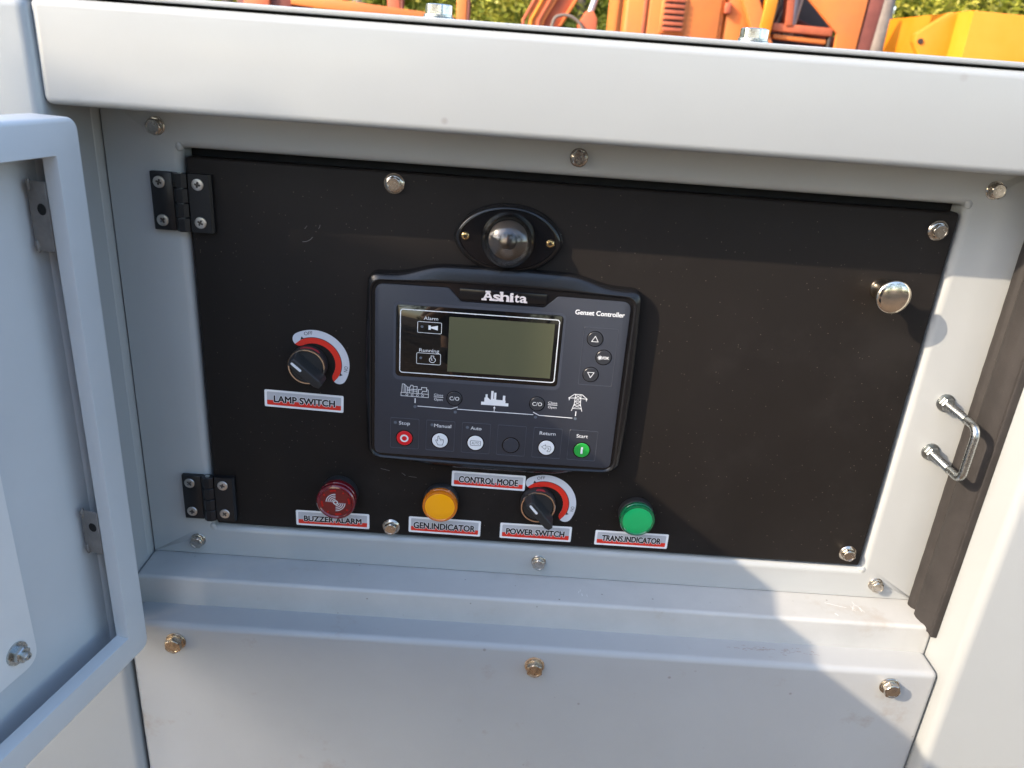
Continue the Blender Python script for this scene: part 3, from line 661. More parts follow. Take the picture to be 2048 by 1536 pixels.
sticker("GEN.INDICATOR", "name sticker reading GEN.INDICATOR under the amber lamp", -122.0, -55.9, 5.6, 22.2, tx=(.07, .92), cap=6.2, base=4.8, rot=0.2)
sticker("POWER SWITCH", "name sticker reading POWER SWITCH, partly hidden by the selector lever", -38.0, 27.9, 6.0, 22.3, tx=(.09, .90), cap=5.8, base=5.0, rot=-0.35)
sticker("TRANS.INDICATOR", "name sticker reading TRANS.INDICATOR under the green lamp", 49.8, 117.4, 5.6, 21.2, tx=(.10, .90), cap=5.8, base=4.9, rot=-0.2)

# ------------------------------------------------------------------ curved off/on stickers
def arc_sticker(label, cx, cz):
    t = thing("switch_sticker", label, "sticker", cx, 0, cz, "curved OFF and ON stickers")
    rm, hw, a0, a1 = 23.8, 5.9, rad(119), rad(-29); n = 40
    def pt(r, a): return (r * math.cos(a), r * math.sin(a))
    outer = [pt(rm + hw, a1 + (a0 - a1) * i / n) for i in range(n + 1)]; inner = [pt(rm - hw, a0 + (a1 - a0) * i / n) for i in range(n + 1)]
    e0 = [(rm * math.cos(a0) + hw * math.cos(a0 + math.pi * k / 10), rm * math.sin(a0) + hw * math.sin(a0 + math.pi * k / 10)) for k in range(1, 10)]
    e1 = [(rm * math.cos(a1) + hw * math.cos(a1 + math.pi + math.pi * k / 10), rm * math.sin(a1) + hw * math.sin(a1 + math.pi + math.pi * k / 10)) for k in range(1, 10)]
    prism("backing", outer + e0 + inner + e1, 0, -.22, 'arc_g', t)
    rs = rm - .9
    ro = [pt(rs, a1 + (a0 - a1) * i / n) for i in range(n + 1)]
    h0 = [(rm * math.cos(a0) + hw * math.cos(a0 + math.pi * k / 10), rm * math.sin(a0) + hw * math.sin(a0 + math.pi * k / 10)) for k in range(6, 10)]
    h1 = [(rm * math.cos(a1) + hw * math.cos(a1 + math.pi + math.pi * k / 10), rm * math.sin(a1) + hw * math.sin(a1 + math.pi + math.pi * k / 10)) for k in range(1, 5)]
    flat("red_band", [ro + h0 + [pt(rm - hw + .02, a0 + (a1 - a0) * i / n) for i in range(n + 1)] + h1], -.26, 'sticker_r', t)
    b0, b1 = a0 - rad(6), a1 + rad(8)
    L_ = []
    for i in range(n):
        A, B = b1 + (b0 - b1) * i / n, b1 + (b0 - b1) * (i + 1) / n
        L_.append([pt(rs, A), pt(rs + .55, A), pt(rs + .55, B), pt(rs, B)])
    L_.append([pt(rs + .2, b0 + rad(5)), pt(rs + 2.6, b0), pt(rs + .2, b0 - rad(3))]); L_.append([pt(rs + .2, b1 - rad(5)), pt(rs + .2, b1 + rad(3)), pt(rs + 2.6, b1)])
    flats("arrow_print", L_, -.29, 'sticker_k', t, step=.001)
    for s, a in (("OFF", 99), ("ON", -7)):
        a = rad(a); r = rm + 1.6
        text(s, 0, 7.2 if s == "OFF" else 5.2, 0, 3.0, -.34, 'sticker_k', t, rot=(r * math.cos(a), r * math.sin(a), a - math.pi / 2))
    return t
arc_sticker("curved OFF and ON sticker around the upper selector switch", -204.6, 166.4)
arc_sticker("curved OFF and ON sticker around the lower selector switch", -.6, 45.0)

# ------------------------------------------------------------------ selector switches
def selector(label, x, z, ang, red0, red1):
    t = thing("selector_switch", label, "switch", x, 0, z, "black rotary selector switches")
    lathe("collar", [(15.6, 0), (15.8, -.6), (15.8, -7.6), (15.2, -8.6), (13, -8.7)], 'grain', t, 56)
    # red paint patch on the collar rim
    V = []; F = []; n = 14
    for i in range(n + 1):
        a = rad(red0 + (red1 - red0) * i / n); q = 15.86; lo = -4.2 if .1 < i / n < .9 else -5.6
        V += [(q * math.cos(a), lo, q * math.sin(a)), (q * math.cos(a), -7.9, q * math.sin(a))]
    for i in range(n): F.append((2 * i, 2 * i + 2, 2 * i + 3, 2 * i + 1))
    finish("red_mark", V, F, 'redmark', t)
    lathe("metal_ring", [(15.5, -8.5), (15.7, -9.4), (15.3, -10.1), (14.2, -10.1), (14.0, -9.3), (13.6, -8.6)], 'chrome', t, 56, cap1=False)
    lathe("dial", [(13.9, -8.5), (13.8, -9.0), (13.0, -8.4), (5, -8.0)], 'plastic_s', t, 48)
    c, s = math.cos(ang), math.sin(ang)
    def rot(P): return [(u * c - v * s, u * s + v * c) for u, v in P]
    # lever: a bar across the dial, its pointer end (negative u is the far end)
    B0 = [(-18.5, -3.2), (-15.2, -4.9), (14.0, -4.9), (15.2, -3.6), (15.2, 3.6), (14.0, 4.9), (-15.2, 4.9), (-18.5, 3.2)]
    B1 = [(-18.6, -2.0), (-15.0, -3.7), (12.0, -3.9), (13.4, -2.6), (13.4, 2.6), (12.0, 3.9), (-15.0, 3.7), (-18.6, 2.0)]
    B2 = [(-15.6, -1.5), (-14.2, -3.0), (11.4, -3.2), (12.6, -2.0), (12.6, 2.0), (11.4, 3.2), (-14.2, 3.0), (-15.6, 1.5)]
    loops("lever", [[(a, -8.2, b_) for a, b_ in rot(B0)], [(a, -21.6, b_) for a, b_ in rot(B1)], [(a, -22.4, b_) for a, b_ in rot(B2)]], 'grain', t, cap1=True, smooth=25)
    P = [(12.0 - 1.0 + 1.0 * math.cos(a), 1.0 * math.sin(a)) for a in [rad(-90 + 180 * i / 8) for i in range(9)]] + [(2.4 + 1.0 * math.cos(a), 1.0 * math.sin(a)) for a in [rad(90 + 180 * i / 8) for i in range(9)]]
    prism("pointer_mark", rot(P), -22.3, -22.75, 'white', t)
    return t
selector("upper selector switch beside LAMP SWITCH, its white pointer turned up left", -208.8, 166.6, rad(139), 48, 110)
selector("lower selector switch between the amber and green lamps", -5.8, 46.6, rad(131), 70, 100)

# ------------------------------------------------------------------ buzzer and indicator lamps
bz = thing("buzzer", "dark red round buzzer with a white sound wave symbol near the lower hinge", "buzzer", -184.6, 0, 43.4)
lathe("collar", [(16.4, 0), (16.6, -.6), (16.6, -8), (16, -8.8)], 'grain', bz, 56)
lathe("lens", [(16.9, -8.6), (17.1, -9.4), (17.1, -13.4), (16.6, -13.9), (16.6, -14.5), (17.1, -15), (17.1, -18.4), (16.2, -19.6), (14.9, -20.0), (14.4, -19.4), (13.8, -18.9), (9.0, -18.9)], 'red', bz, 64)
for k in range(8):
    a0 = rad(10 + k * 45); pts = []
    w = 26 if k % 2 == 0 else 7
    o_ = [((12.9) * math.cos(a0 + rad(w) * i / 6 - rad(w) / 2), 12.9 * math.sin(a0 + rad(w) * i / 6 - rad(w) / 2)) for i in range(7)]
    i_ = [((11.2) * math.cos(a0 + rad(w) * i / 6 - rad(w) / 2), 11.2 * math.sin(a0 + rad(w) * i / 6 - rad(w) / 2)) for i in range(6, -1, -1)]
    prism("sound_slot", o_ + i_, -18.8, -19.15, 'red_deep', bz)
wv = []
for base in (90, 270):
    for r in (2.9, 4.6, 6.3, 8.0):
        A = [rad(base + 88 * i / 10) for i in range(11)]
        if r == 2.9: A = [rad(base + 88 * i / 10) for i in range(11)]
        for p, q in zip(A, A[1:]):
            wv.append([(r * math.cos(p), r * math.sin(p)), ((r + .62) * math.cos(p), (r + .62) * math.sin(p)), ((r + .62) * math.cos(q), (r + .62) * math.sin(q)), (r * math.cos(q), r * math.sin(q))])
for i in range(16):
    p, q = 2 * math.pi * i / 16, 2 * math.pi * (i + 1) / 16
    wv.append([(1.3 * math.cos(p), 1.3 * math.sin(p)), (2.2 * math.cos(p), 2.2 * math.sin(p)), (2.2 * math.cos(q), 2.2 * math.sin(q)), (1.3 * math.cos(q), 1.3 * math.sin(q))])
flats("sound_wave_symbol", wv, -19.0, 'white', bz, step=0)
def pilot(name, label, x, z, face, rim):
    t = thing(name, label, "indicator lamp", x, 0, z)
    lathe("collar", [(15.5, 0), (15.8, -.5), (15.8, -7.2), (15.2, -8.0)], 'grain', t, 56)
    lathe("lens_rim", [(15.4, -7.8), (15.7, -8.4), (15.7, -11.2), (15.2, -11.6), (15.2, -12.0), (15.8, -12.5), (15.8, -14.2), (15.2, -15.2), (14.0, -15.5), (13.2, -14.9)], rim, t, 64, cap1=False)
    lathe("lens_face", [(13.3, -14.8), (13.2, -15.0), (12.4, -15.25), (6, -15.35)], face, t, 64)
    return t
pilot("indicator_lamp", "round amber indicator lamp above the GEN.INDICATOR sticker", -93.0, 43.6, 'amber', 'amber_rim')
pilot("indicator_lamp", "round green indicator lamp above the TRANS.INDICATOR sticker", 83.4, 42.8, 'green', 'green_rim')

# ------------------------------------------------------------------ knob
kb = thing("pull_knob", "round shiny brass toned pull knob near the panel's right edge", "knob", 252.2, 0, 265.2)
lathe("stem", [(8.8, 0), (8.8, -1.2), (8.2, -2.0), (7.0, -4), (6.2, -8), (6.0, -13), (7.0, -18), (9, -20)], 'nickel', kb, 48, smooth=50)
lathe("head", [(6.5, -18.5), (11.2, -20.2), (13.2, -21.6), (13.7, -23.2), (13.2, -24.8), (12.2, -25.6), (10, -26.3), (7, -26.9), (3, -27.2), (.4, -27.25)], 'nickel', kb, 64, smooth=60)

# ------------------------------------------------------------------ bent rod latch keeper
ub = thing("u_bolt_catch", "bent threaded steel rod catch on the right frame strip", "u-bolt", 331.3, 0, 147.6)
pts = []
zt, zb, r, yf = 23.4, -23.4, 8.0, -52.0
for i in range(0, 8): pts.append((0, -1 + (yf + r + 1) * i / 7, zt))
for i in range(1, 9): a = math.pi / 2 * i / 8; pts.append((0, yf + r - r * math.sin(a), zt - r + r * math.cos(a)))
for i in range(1, 6): pts.append((0, yf, zt - r - (zt - zb - 2 * r) * i / 6))
for i in range(0, 9): a = math.pi / 2 * i / 8; pts.append((0, yf + r - r * math.cos(a), zb + r - r * math.sin(a)))
for i in range(1, 8): pts.append((0, yf + r + (-1 - yf - r) * i / 7, zb))
tube("bent_rod", pts, 3.25, 'zinc', ub, 20)
for zz, yl in ((zt, -36), (zb, -34)):
    R = []; y = -5.0; k = 0
    while y > yl:
        R.append(ring(3.32 if k % 2 else 3.62, y, 20, 0, zz)); y -= .55; k += 1
    loops("thread", R, 'zinc', ub, smooth=15)
    lathe("nut_flange", [(7.6, 0), (7.8, -.5), (7.6, -1.4), (6.6, -1.6), (4, -1.95)], 'nut', ub, 36, 0, zz)
    R_ = 6.0
    rg = [[(q * hexf(a) * math.cos(a), yy, zz + q * hexf(a) * math.sin(a)) for a in [2 * math.pi * i / 48 for i in range(48)]] for q, yy in ((R_, -1.5), (R_, -6.6), (R_ * .9, -7.2), (3.3, -7.3))]
    loops("hex_nut", rg, 'nut', ub, smooth=22)

# ------------------------------------------------------------------ rubber seal down the right jamb
seal = thing("rubber_seal", "long brown black rubber door seal on the right jamb", "door seal", 361, 0, -38)
prof = [(0, -1), (-5, -.6), (-8.6, -2.4), (-10.2, -6), (-9.6, -10.4), (-7.4, -13), (-7.0, -14.4), (-8.2, -16.2), (-10.8, -20), (-11.2, -26), (-9.4, -33), (-6.6, -38.6), (-5.4, -41.4), (-5.2, -44), (0, -44.6)]
def catmull(P, k=4):
    out = []
    for i in range(len(P) - 1):
        p0, p1, p2, p3 = [Vector(P[max(0, min(len(P) - 1, i + j))]) for j in (-1, 0, 1, 2)]
        for s in range(k):
            t = s / k; out.append(tuple(.5 * ((2 * p1) + (-p0 + p2) * t + (2 * p0 - 5 * p1 + 4 * p2 - p3) * t * t + (-p0 + 3 * p1 - 3 * p2 + p3) * t ** 3)))
    return out + [tuple(P[-1])]
pf = catmull(prof); R = []; rnd = random.Random(3)
nz = 70; ph = [rnd.uniform(0, 6) for _ in range(4)]
for i in range(nz + 1):
    z = 415 * i / nz; w = .25 * math.sin(z * .011 + ph[0]) + .08 * math.sin(z * .06 + ph[1]); cut = (-2.5 if i == 0 else 0)
    R.append([(a * (1 + .012 * math.sin(z * .33 + b_)) + w * (1 if a < -1 else 0), b_, z + (cut * abs(math.sin(b_ * .16)) if i == 0 else 0)) for a, b_ in pf])
loops("bulb_strip", R, 'rubber', seal, True, True, smooth=60)

# ------------------------------------------------------------------ open door at left
door = thing("bay_door", "open grey bay door at left, its pressed inner face turned to the bay", "door", -330, -92, 0)
door.rotation_euler = (0, 0, rad(-103))
Z0, Z1, U1 = -66.0, 361.5, 712.0
R = []
def dl(u0, u1, z0, z1, r, y): return [(a, y, c) for a, _, c in rr(u0, u1, z0, z1, r, 6)]
R.append(dl(2, U1 - 6, Z0 + 6, Z1 - 6, 4, -34)); R.append(dl(-2, U1 - 2, Z0 + 2, Z1 - 2, 6, -33)); R.append(dl(-4, U1, Z0, Z1, 8, -29))
for k in range(6):
    a = math.pi / 2 * k / 5; d = 3.4 * (1 - math.cos(a)); R.append(dl(d - 4, U1 - d, Z0 + d, Z1 - d, 8 - d * .5, -3.4 + 3.4 * math.sin(a)))
R.append(dl(18.2, U1 - 21, -41.5, 339.2, .8, 0)); R.append(dl(18.6, U1 - 21.4, -41.1, 338.8, .8, -.5)); R.append(dl(18.6, U1 - 21.4, -41.1, 338.8, .8, -11.0)); R.append(dl(17.2, U1 - 20, -42.5, 340.2, 1.2, -11.0)); R.append(dl(17.2, U1 - 20, -42.5, 340.2, 1.2, -1.6))
R.append(dl(-2, U1 - 2, Z0 + 2, Z1 - 2, 6, -1.6)); R.append(dl(-2, U1 - 2, Z0 + 2, Z1 - 2, 6, -29.4))
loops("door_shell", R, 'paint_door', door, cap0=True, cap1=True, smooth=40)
# back plate of the latch
PL = roundpoly([(77.6, -19.5), (250, -19.5), (250, 190), (78.4, 190)], [13, 6, 6, 6], 7)
prism("backing_plate", PL, -29.6, -27.0, 'plate_silver', door)
tube("gap_blocker", [(1, -35.5, Z0 + 4), (1, -35.5, Z1 - 4)], 8.0, 'paint_door', door, 14)  # unseen tube added to keep sun out of the hinge gap
NX, NZ, NY = 94.2, 0.2, -18.3
lathe("nut_washer", [(8.6, -8.9 + NY), (8.8, -8.2 + NY), (8.6, -7.2 + NY), (6, -7.1 + NY)], 'zinc', door, 36, NX, NZ)
rg = [[(NX + q * hexf(a + .3) * math.cos(a), yy + NY, NZ + q * hexf(a + .3) * math.sin(a)) for a in [2 * math.pi * i / 48 for i in range(48)]] for q, yy in ((6.4, -7.2), (6.4, -2.6), (5.8, -1.8), (3.2, -1.7))]
loops("hex_nut", rg, 'zinc', door, smooth=22)
lathe("stud", [(3.0, -7 + NY), (3.0, 1.2 + NY), (2.6, 2.0 + NY), (1.2, 2.1 + NY), (1.0, 1.0 + NY)], 'zinc', door, 36, NX, NZ)
# welded lugs on the hinge side rim
for i, (z0, z1) in enumerate(((276, 322), (38, 76))):
    box("welded_lug", 18.4, 19.6, -26, -11.2, z0, z1, 'lug_brown', door, bevel=.8, seg=2)
    bead(19.2, -24, z1 - 3, 2.0, 1.6, 4.5, "weld_bead", 'lug_brown', door, 11 + i); bead(19.2, -24, z0 + 3, 2.0, 1.6, 4.5, "weld_bead", 'lug_brown', door, 21 + i)
    rgx = [(19.7, -16.5 + 3.4 * math.cos(a), (z0 + z1) / 2 + 5 + 3.8 * math.sin(a)) for a in [2 * math.pi * k / 20 for k in range(20)]]
    finish("lug_hole", rgx, [tuple(range(20))], 'gap', door, 0)

# ------------------------------------------------------------------ scrap machines behind
BG = 4.5
om = dict(
    orange=mat("faded_orange_paint", (0.60, .17, .030), .55, bump=.0015, bscale=9, var=.5, vscale=2.2, col2=(.48, .13, .04), stain=(6, .64, (.26, .085, .04))),
    deep=mat("rusty_orange_paint", (0.55, .13, .045), .6, bump=.0015, bscale=12, var=.5, vscale=4, col2=(.30, .07, .04)),
    maroon=mat("rusted_maroon_steel", (0.20, .055, .04), .65, bump=.002, bscale=14, var=.5, vscale=5),
    yellow=mat("yellow_orange_paint", (0.62, .19, .003), .5, bump=.001, bscale=6, var=.5, vscale=3.0, col2=(.60, .23, .02), stain=(5, .66, (.55, .25, .05))),
    dark=mat("oily_dark_steel", (0.035, .028, .026), .6), silver=mat("dull_aluminium", (0.42, .46, .52), .4, metal=.5), hose=mat("grey_hose", (.16, .13, .11), .6),
)
def bb(name, x0, x1, y0, y1, z0, z1, mt, parent, bev=0.006, rot=0):
    """box in metres in the parent's space; rot turns it about Y through its centre"""
    cx, cz = (x0 + x1) / 2, (z0 + z1) / 2
    o = box(name, (x0 - cx) * 1000, (x1 - cx) * 1000, y0 * 1000, y1 * 1000, (z0 - cz) * 1000, (z1 - cz) * 1000, om[mt], parent, bevel=bev * 1000, seg=2)
    o.location = (cx, 0, cz); o.rotation_euler = (0, rad(rot), 0); return o
GR = GZ * MM
def mp(name, P, y0, y1, mt, parent):
    return prism(name, [(x * 1000, z * 1000) for x, z in P], y1 * 1000, y0 * 1000, om[mt], parent, chamfer=6)
ex = thing("excavator", "old orange excavator body with louvred cabinet and open engine bay behind the lid", "excavator", 1200, BG * 1000, GZ)
def EX(x, z): return (x - 1.2, z - GR)
def exb(name, x0, x1, y0, y1, z0, z1, mt, rot=0, bev=.006):
    return bb(name, x0 - 1.2, x1 - 1.2, y0, y1, z0 - GR, z1 - GR, mt, ex, bev, rot)
exb("cabinet", .53, 1.115, 0, 1.1, -.1, 1.35, 'orange', bev=.02); exb("cabinet_door", .665, 1.09, -.014, 0, .0, 1.3, 'orange', bev=.01)
exb("edge_strip", .632, .652, -.016, .0, -.05, 1.3, 'deep', bev=.003)
vt = exb("vent_frame", .735, .885, -.026, -.012, .60, .80, 'orange')
for k in range(6): bb("louvre", -.058, .058, -.045, -.026, -.085 + k * .031, -.066 + k * .031, 'deep', vt, .003); 
for k in range(5): bb("louvre_gap", -.06, .06, -.0285, -.026, -.066 + k * .031, -.055 + k * .031, 'dark', vt, 0)
exb("rear_cabinet", 1.122, 1.29, .01, 1.1, -.1, 1.25, 'orange', bev=.02); exb("hinge_lug", 1.105, 1.14, -.03, .03, .73, .79, 'deep')
exb("diagonal_strut", 1.27, 1.36, -.05, .06, .3, 1.05, 'orange', rot=-28); exb("hanging_arm", 1.33, 1.40, -.06, .02, .62, 1.1, 'yellow', rot=4)
exb("bay_back", 1.29, 1.92, .5, .56, -.1, 1.2, 'dark'); exb("lower_beam", 1.40, 1.76, -.02, .06, .655, .700, 'deep', rot=1); exb("cross_beam", 1.42, 1.74, 0, .08, .612, .640, 'orange', rot=2)
exb("bottom_beam", 1.42, 1.74, 0, .1, .50, .590, 'deep'); exb("cylinder_mount", 1.455, 1.50, -.03, .05, .69, 1.0, 'deep', rot=-6); exb("back_beam", 1.3, 1.9, .25, .33, .70, .76, 'maroon', rot=20)
o = tube("hydraulic_cylinder", [(0, 0, -180), (0, 0, 220)], 42, om['silver'], ex, 16); o.location = (1.545 - 1.2, .12, .80 - GR); o.rotation_euler = (0, rad(7), 0)
mp("gusset_plate", [EX(1.555, .86), EX(1.782, .668), EX(1.806, .30), EX(1.90, .30), EX(1.93, 1.05), EX(1.50, 1.05)], -.03, .0, 'orange', ex)
exb("corner_column", 1.915, 2.00, -.02, .12, -.1, 1.2, 'maroon', rot=4); exb("corner_flange", 1.975, 2.03, .04, .10, -.1, .68, 'deep', rot=-6)
exb("upright", 1.745, 1.765, -.01, .05, .3, .70, 'dark'); exb("track_body", .4, 2.4, .1, 1.3, -.95, -.12, 'maroon', bev=.08)
for k in range(5):
    o = tube("engine_hose", [(0, 0, -120), (40, 20, 0), (-10, 10, 140)], 13, om['hose'], ex, 8); o.location = (1.40 - 1.2 + k * .035, .15, .82 - GR)

bm_ = thing("excavator_boom", "orange excavator boom leaning up right behind the lid, left of the cabinet", "excavator boom", 150, BG * 1000 + 100, GZ)
def BM(x, z): return (x - .15, z - GR)
mp("boom_plate", [BM(-.115, .0), BM(.02, .0), BM(.06, .62), BM(.30, 1.05), BM(.18, 1.05), BM(-.02, .74)], -.06, -.03, 'orange', bm_)
mp("boom_side", [BM(.0, .0), BM(.22, .0), BM(.16, .60), BM(.40, 1.05), BM(.26, 1.05), BM(.05, .68)], -.02, .18, 'deep', bm_)
mp("boom_flange", [BM(.145, .60), BM(.165, .60), BM(.42, 1.05), BM(.385, 1.05)], -.05, -.02, 'orange', bm_)
for k in range(3): mp("boom_rib", [BM(-.09 + k * .045, .0), BM(-.075 + k * .045, .0), BM(-.055 + k * .045, .62), BM(.13 + k * .045, .98), BM(.11 + k * .045, .98), BM(-.075 + k * .045, .62)], -.075, -.06, 'yellow' if k == 1 else 'deep', bm_)
o = tube("cylinder_rod", [(0, 0, -90), (0, 0, 320)], 19, om['silver'], bm_, 16); o.location = (.345 - .15, -.02, .74 - GR); o.rotation_euler = (0, rad(16), 0)
mp("rod_bracket", [BM(.265, .30), BM(.375, .30), BM(.372, .655), BM(.345, .695), BM(.30, .69), BM(.262, .62)], -.08, .08, 'deep', bm_)
tube("boom_hose", [((a[0]) * 1000, -90, a[1] * 1000) for a in catmull([BM(.10, .55), BM(.12, .64), BM(.19, .66), BM(.26, .63), BM(.29, .58), BM(.27, .5)], 6)], 9, om['hose'], bm_, 8)

fr = thing("steel_frame", "rusty orange steel frame with two posts and a sloping beam, far left behind the lid", "steel frame", -900, BG * 1000, GZ)
def frb(name, x0, x1, y0, y1, z0, z1, mt, rot=0): return bb(name, x0 + .9, x1 + .9, y0, y1, z0 - GR, z1 - GR, mt, fr, .006, rot)
frb("post", -.866, -.79, -.03, .04, -.95, 1.2, 'deep'); frb("post_edge", -.788, -.772, -.03, .02, -.95, 1.2, 'maroon')
frb("post", -.462, -.402, 0, .07, -.95, 1.2, 'orange'); frb("post_edge", -.40, -.383, 0, .05, -.95, 1.2, 'maroon')
frb("sloping_beam", -1.42, -.47, -.07, -.03, .575, .635, 'orange', rot=3.4); frb("lower_rail", -1.42, -.47, -.05, 0, .30, .56, 'orange', rot=3)
frb("machine_block", -1.75, -1.43, -.02, .5, -.95, .90, 'maroon'); frb("block_plate", -1.70, -1.55, -.05, -.02, .0, .88, 'deep'); frb("cross_rail", -1.42, -1.05, -.02, .05, .66, .72, 'maroon', rot=-8)

bk = thing("excavator_bucket", "yellow orange bucket shaped counterweight at the far right behind the lid", "counterweight", 2600, BG * 1000, GZ)
def BK(x, z): return (x - 2.6, z - GR)
mp("side_plate", [BK(2.34, .1), BK(2.52, .1), BK(2.515, .60), BK(2.50, .835), BK(2.46, .833), BK(2.33, .735), BK(2.287, .705), BK(2.285, .66), BK(2.34, .58)], .06, .12, 'yellow', bk)
V = [BK(2.50, .1), BK(3.9, .1), BK(3.9, .80), BK(3.86, .815), BK(2.50, .838)]
mp("front_shell", V, -.12, 1.0, 'yellow', bk)
o = tube("lug_hole", [(0, -4, 0), (0, 4, 0)], 16, om['dark'], bk, 14); o.location = (2.318 - 2.6, .056, .668 - GR)

# ------------------------------------------------------------------ trees
def leaf_mat(name, c1, c2, c3):
    m = bpy.data.materials.new(name); m.use_nodes = True; nt = m.node_tree; N = nt.nodes; L = nt.links
    b = N["Principled BSDF"]; b.inputs["Roughness"].default_value = .45; b.inputs["Specular IOR Level"].default_value = .35
    g_ = N.new("ShaderNodeNewGeometry"); r = N.new("ShaderNodeValToRGB"); r.color_ramp.elements[0].color = (*c1, 1); r.color_ramp.elements[1].color = (*c3, 1)
    e_ = r.color_ramp.elements.new(.5); e_.color = (*c2, 1)
    L.new(g_.outputs["Random Per Island"], r.inputs[0]); L.new(r.outputs[0], b.inputs["Base Color"])
    t = N.new("ShaderNodeBsdfTranslucent"); L.new(r.outputs[0], t.inputs[0]); mx = N.new("ShaderNodeMixShader"); mx.inputs[0].default_value = .4
    L.new(b.outputs[0], mx.inputs[1]); L.new(t.outputs[0], mx.inputs[2]); L.new(mx.outputs[0], N["Material Output"].inputs[0]); return m
lm = [leaf_mat("yellow_green_leaves", (.16, .19, .02), (.34, .35, .04), (.50, .45, .09)), leaf_mat("mid_green_leaves", (.11, .16, .02), (.24, .29, .045), (.40, .40, .09)), leaf_mat("dark_green_leaves", (.03, .05, .012), (.05, .075, .02), (.08, .10, .03))]
bark = mat("grey_bark", (.24, .20, .17), .8, bump=.01, bscale=12, var=.5, vscale=4)
def tree(x, y, h, w, seed, label, leafm, n=5200, z0=.9, group="trees behind the machines", leaf=.075):
    rnd = random.Random(seed)
    t = thing("tree", label, "tree", x * 1000, y * 1000, GZ, group)
    tp = [(0, 0, 0), (rnd.uniform(-60, 60), 0, h * 250), (rnd.uniform(-120, 120), 40, h * 550), (rnd.uniform(-160, 160), 0, h * 850)]
    tp = catmull(tp, 5); tube("trunk", tp, 90, bark, t, 10, rfun=lambda i: 120 * (1 - .8 * i / len(tp)))
    for k in range(5):
        a = rnd.uniform(0, 6.28); s = tp[5 + k * 2]; L_ = w * 420
        q = [s, (s[0] + L_ * .5 * math.cos(a), s[1] + L_ * .5 * math.sin(a), s[2] + 350), (s[0] + L_ * math.cos(a), s[1] + L_ * math.sin(a), s[2] + 800)]
        qq = catmull(q, 4); tube("limb", qq, 40, bark, t, 7, rfun=lambda i: 45 * (1 - .8 * i / len(qq)))
    cl = [(rnd.gauss(0, .36) * w, rnd.gauss(0, .30) * w, z0 + (h - z0) * rnd.random() ** .85, rnd.uniform(.30, .62)) for _ in range(46)]
    V = []; F = []
    for i in range(n):
        cx, cy, cz, cr = cl[rnd.randrange(len(cl))]
        while True:
            d = Vector((rnd.uniform(-1, 1), rnd.uniform(-1, 1), rnd.uniform(-1, 1)))
            if .3 < d.length < 1: break
        p = Vector((cx, cy, cz)) + d * cr; s = leaf * rnd.uniform(.6, 1.35)
        u = Vector((rnd.gauss(0, 1), rnd.gauss(0, 1), rnd.gauss(0, .6))).normalized(); v = u.orthogonal().normalized(); v = (v * math.cos(i) + u.cross(v) * math.sin(i)) * s * .38; u = u * s
        k = len(V); V += [tuple(p - u * .5), tuple(p + v * .5 - u * .05), tuple(p + u * .5), tuple(p - v * .5 - u * .05)]; F.append((k, k + 1, k + 2, k + 3))
    me = bpy.data.meshes.new("crown"); me.from_pydata(V, [], F); link("crown", me, leafm, t, 0)
    return t
TL = ["leafy tree behind the far left steel frame", "yellow green tree between the two orange posts", "leafy tree behind the orange boom", "green tree behind the louvred cabinet", "green tree behind the open engine bay",
      "bushy tree above the yellow counterweight", "tall tree at the far right behind the counterweight"]
xs = [(-3.9, 10.4), (-1.9, 9.0), (.1, 8.4), (1.9, 8.8), (3.4, 8.2), (4.9, 7.4), (7.2, 8.6)]
for i, (x, y) in enumerate(xs): tree(x, y, 4.8, 2.7, 20 + i, TL[i], lm[i % 2] if i < 5 else lm[0], n=16000 if i < 5 else 34000, leaf=.075 if i < 5 else .045)
BL = ["back row tree, farthest left", "back row tree behind the left steel frame", "back row tree behind the boom", "back row tree behind the cabinet", "back row tree behind the counterweight", "back row tree, farthest right"]
for i, (x, y) in enumerate([(-6.4, 13), (-3.0, 13.5), (.8, 13.2), (4.2, 13), (8.2, 12.6), (12, 13)]):
    tree(x, y, 6.4, 4.2, 50 + i, BL[i], lm[1], n=9000, z0=.5, group="back row of trees", leaf=.26)
# far wood closing the view: one leafy mass nobody could count
rnd = random.Random(5); V = []; F = []
for i in range(26000):
    x = rnd.uniform(-26, 34); y = 17 + rnd.uniform(0, 2.5); z = 8.5 * rnd.random() ** .9 * (1 + .12 * math.sin(x * .9) + .08 * math.sin(x * 2.3)); q = rnd.uniform(.25, .55)
    u = Vector((rnd.gauss(0, 1), rnd.gauss(0, .5), rnd.gauss(0, 1))).normalized() * q; v = u.orthogonal().normalized() * q * .5; p = Vector((x, y, z + GR)); k = len(V)
    V += [tuple(p - u), tuple(p + v), tuple(p + u), tuple(p - v)]; F.append((k, k + 1, k + 2, k + 3))
me = bpy.data.meshes.new("far_wood"); me.from_pydata(V, [], F); tag(link("far_wood", me, lm[1], None, 0), "far green wood closing the view behind all the trees", "wood", kind="stuff")
# bare pale trunk beside the corner column
tk = thing("bare_tree", "pale bare tree right of the excavator's corner column", "tree", 2560, 6000, GZ)
tube("trunk", catmull([(0, 0, 0), (40, 0, 900), (90, 0, 1700), (60, 0, 2600)], 8), 85, bark, tk, 12, rfun=lambda i: 95 - i * 1.5)
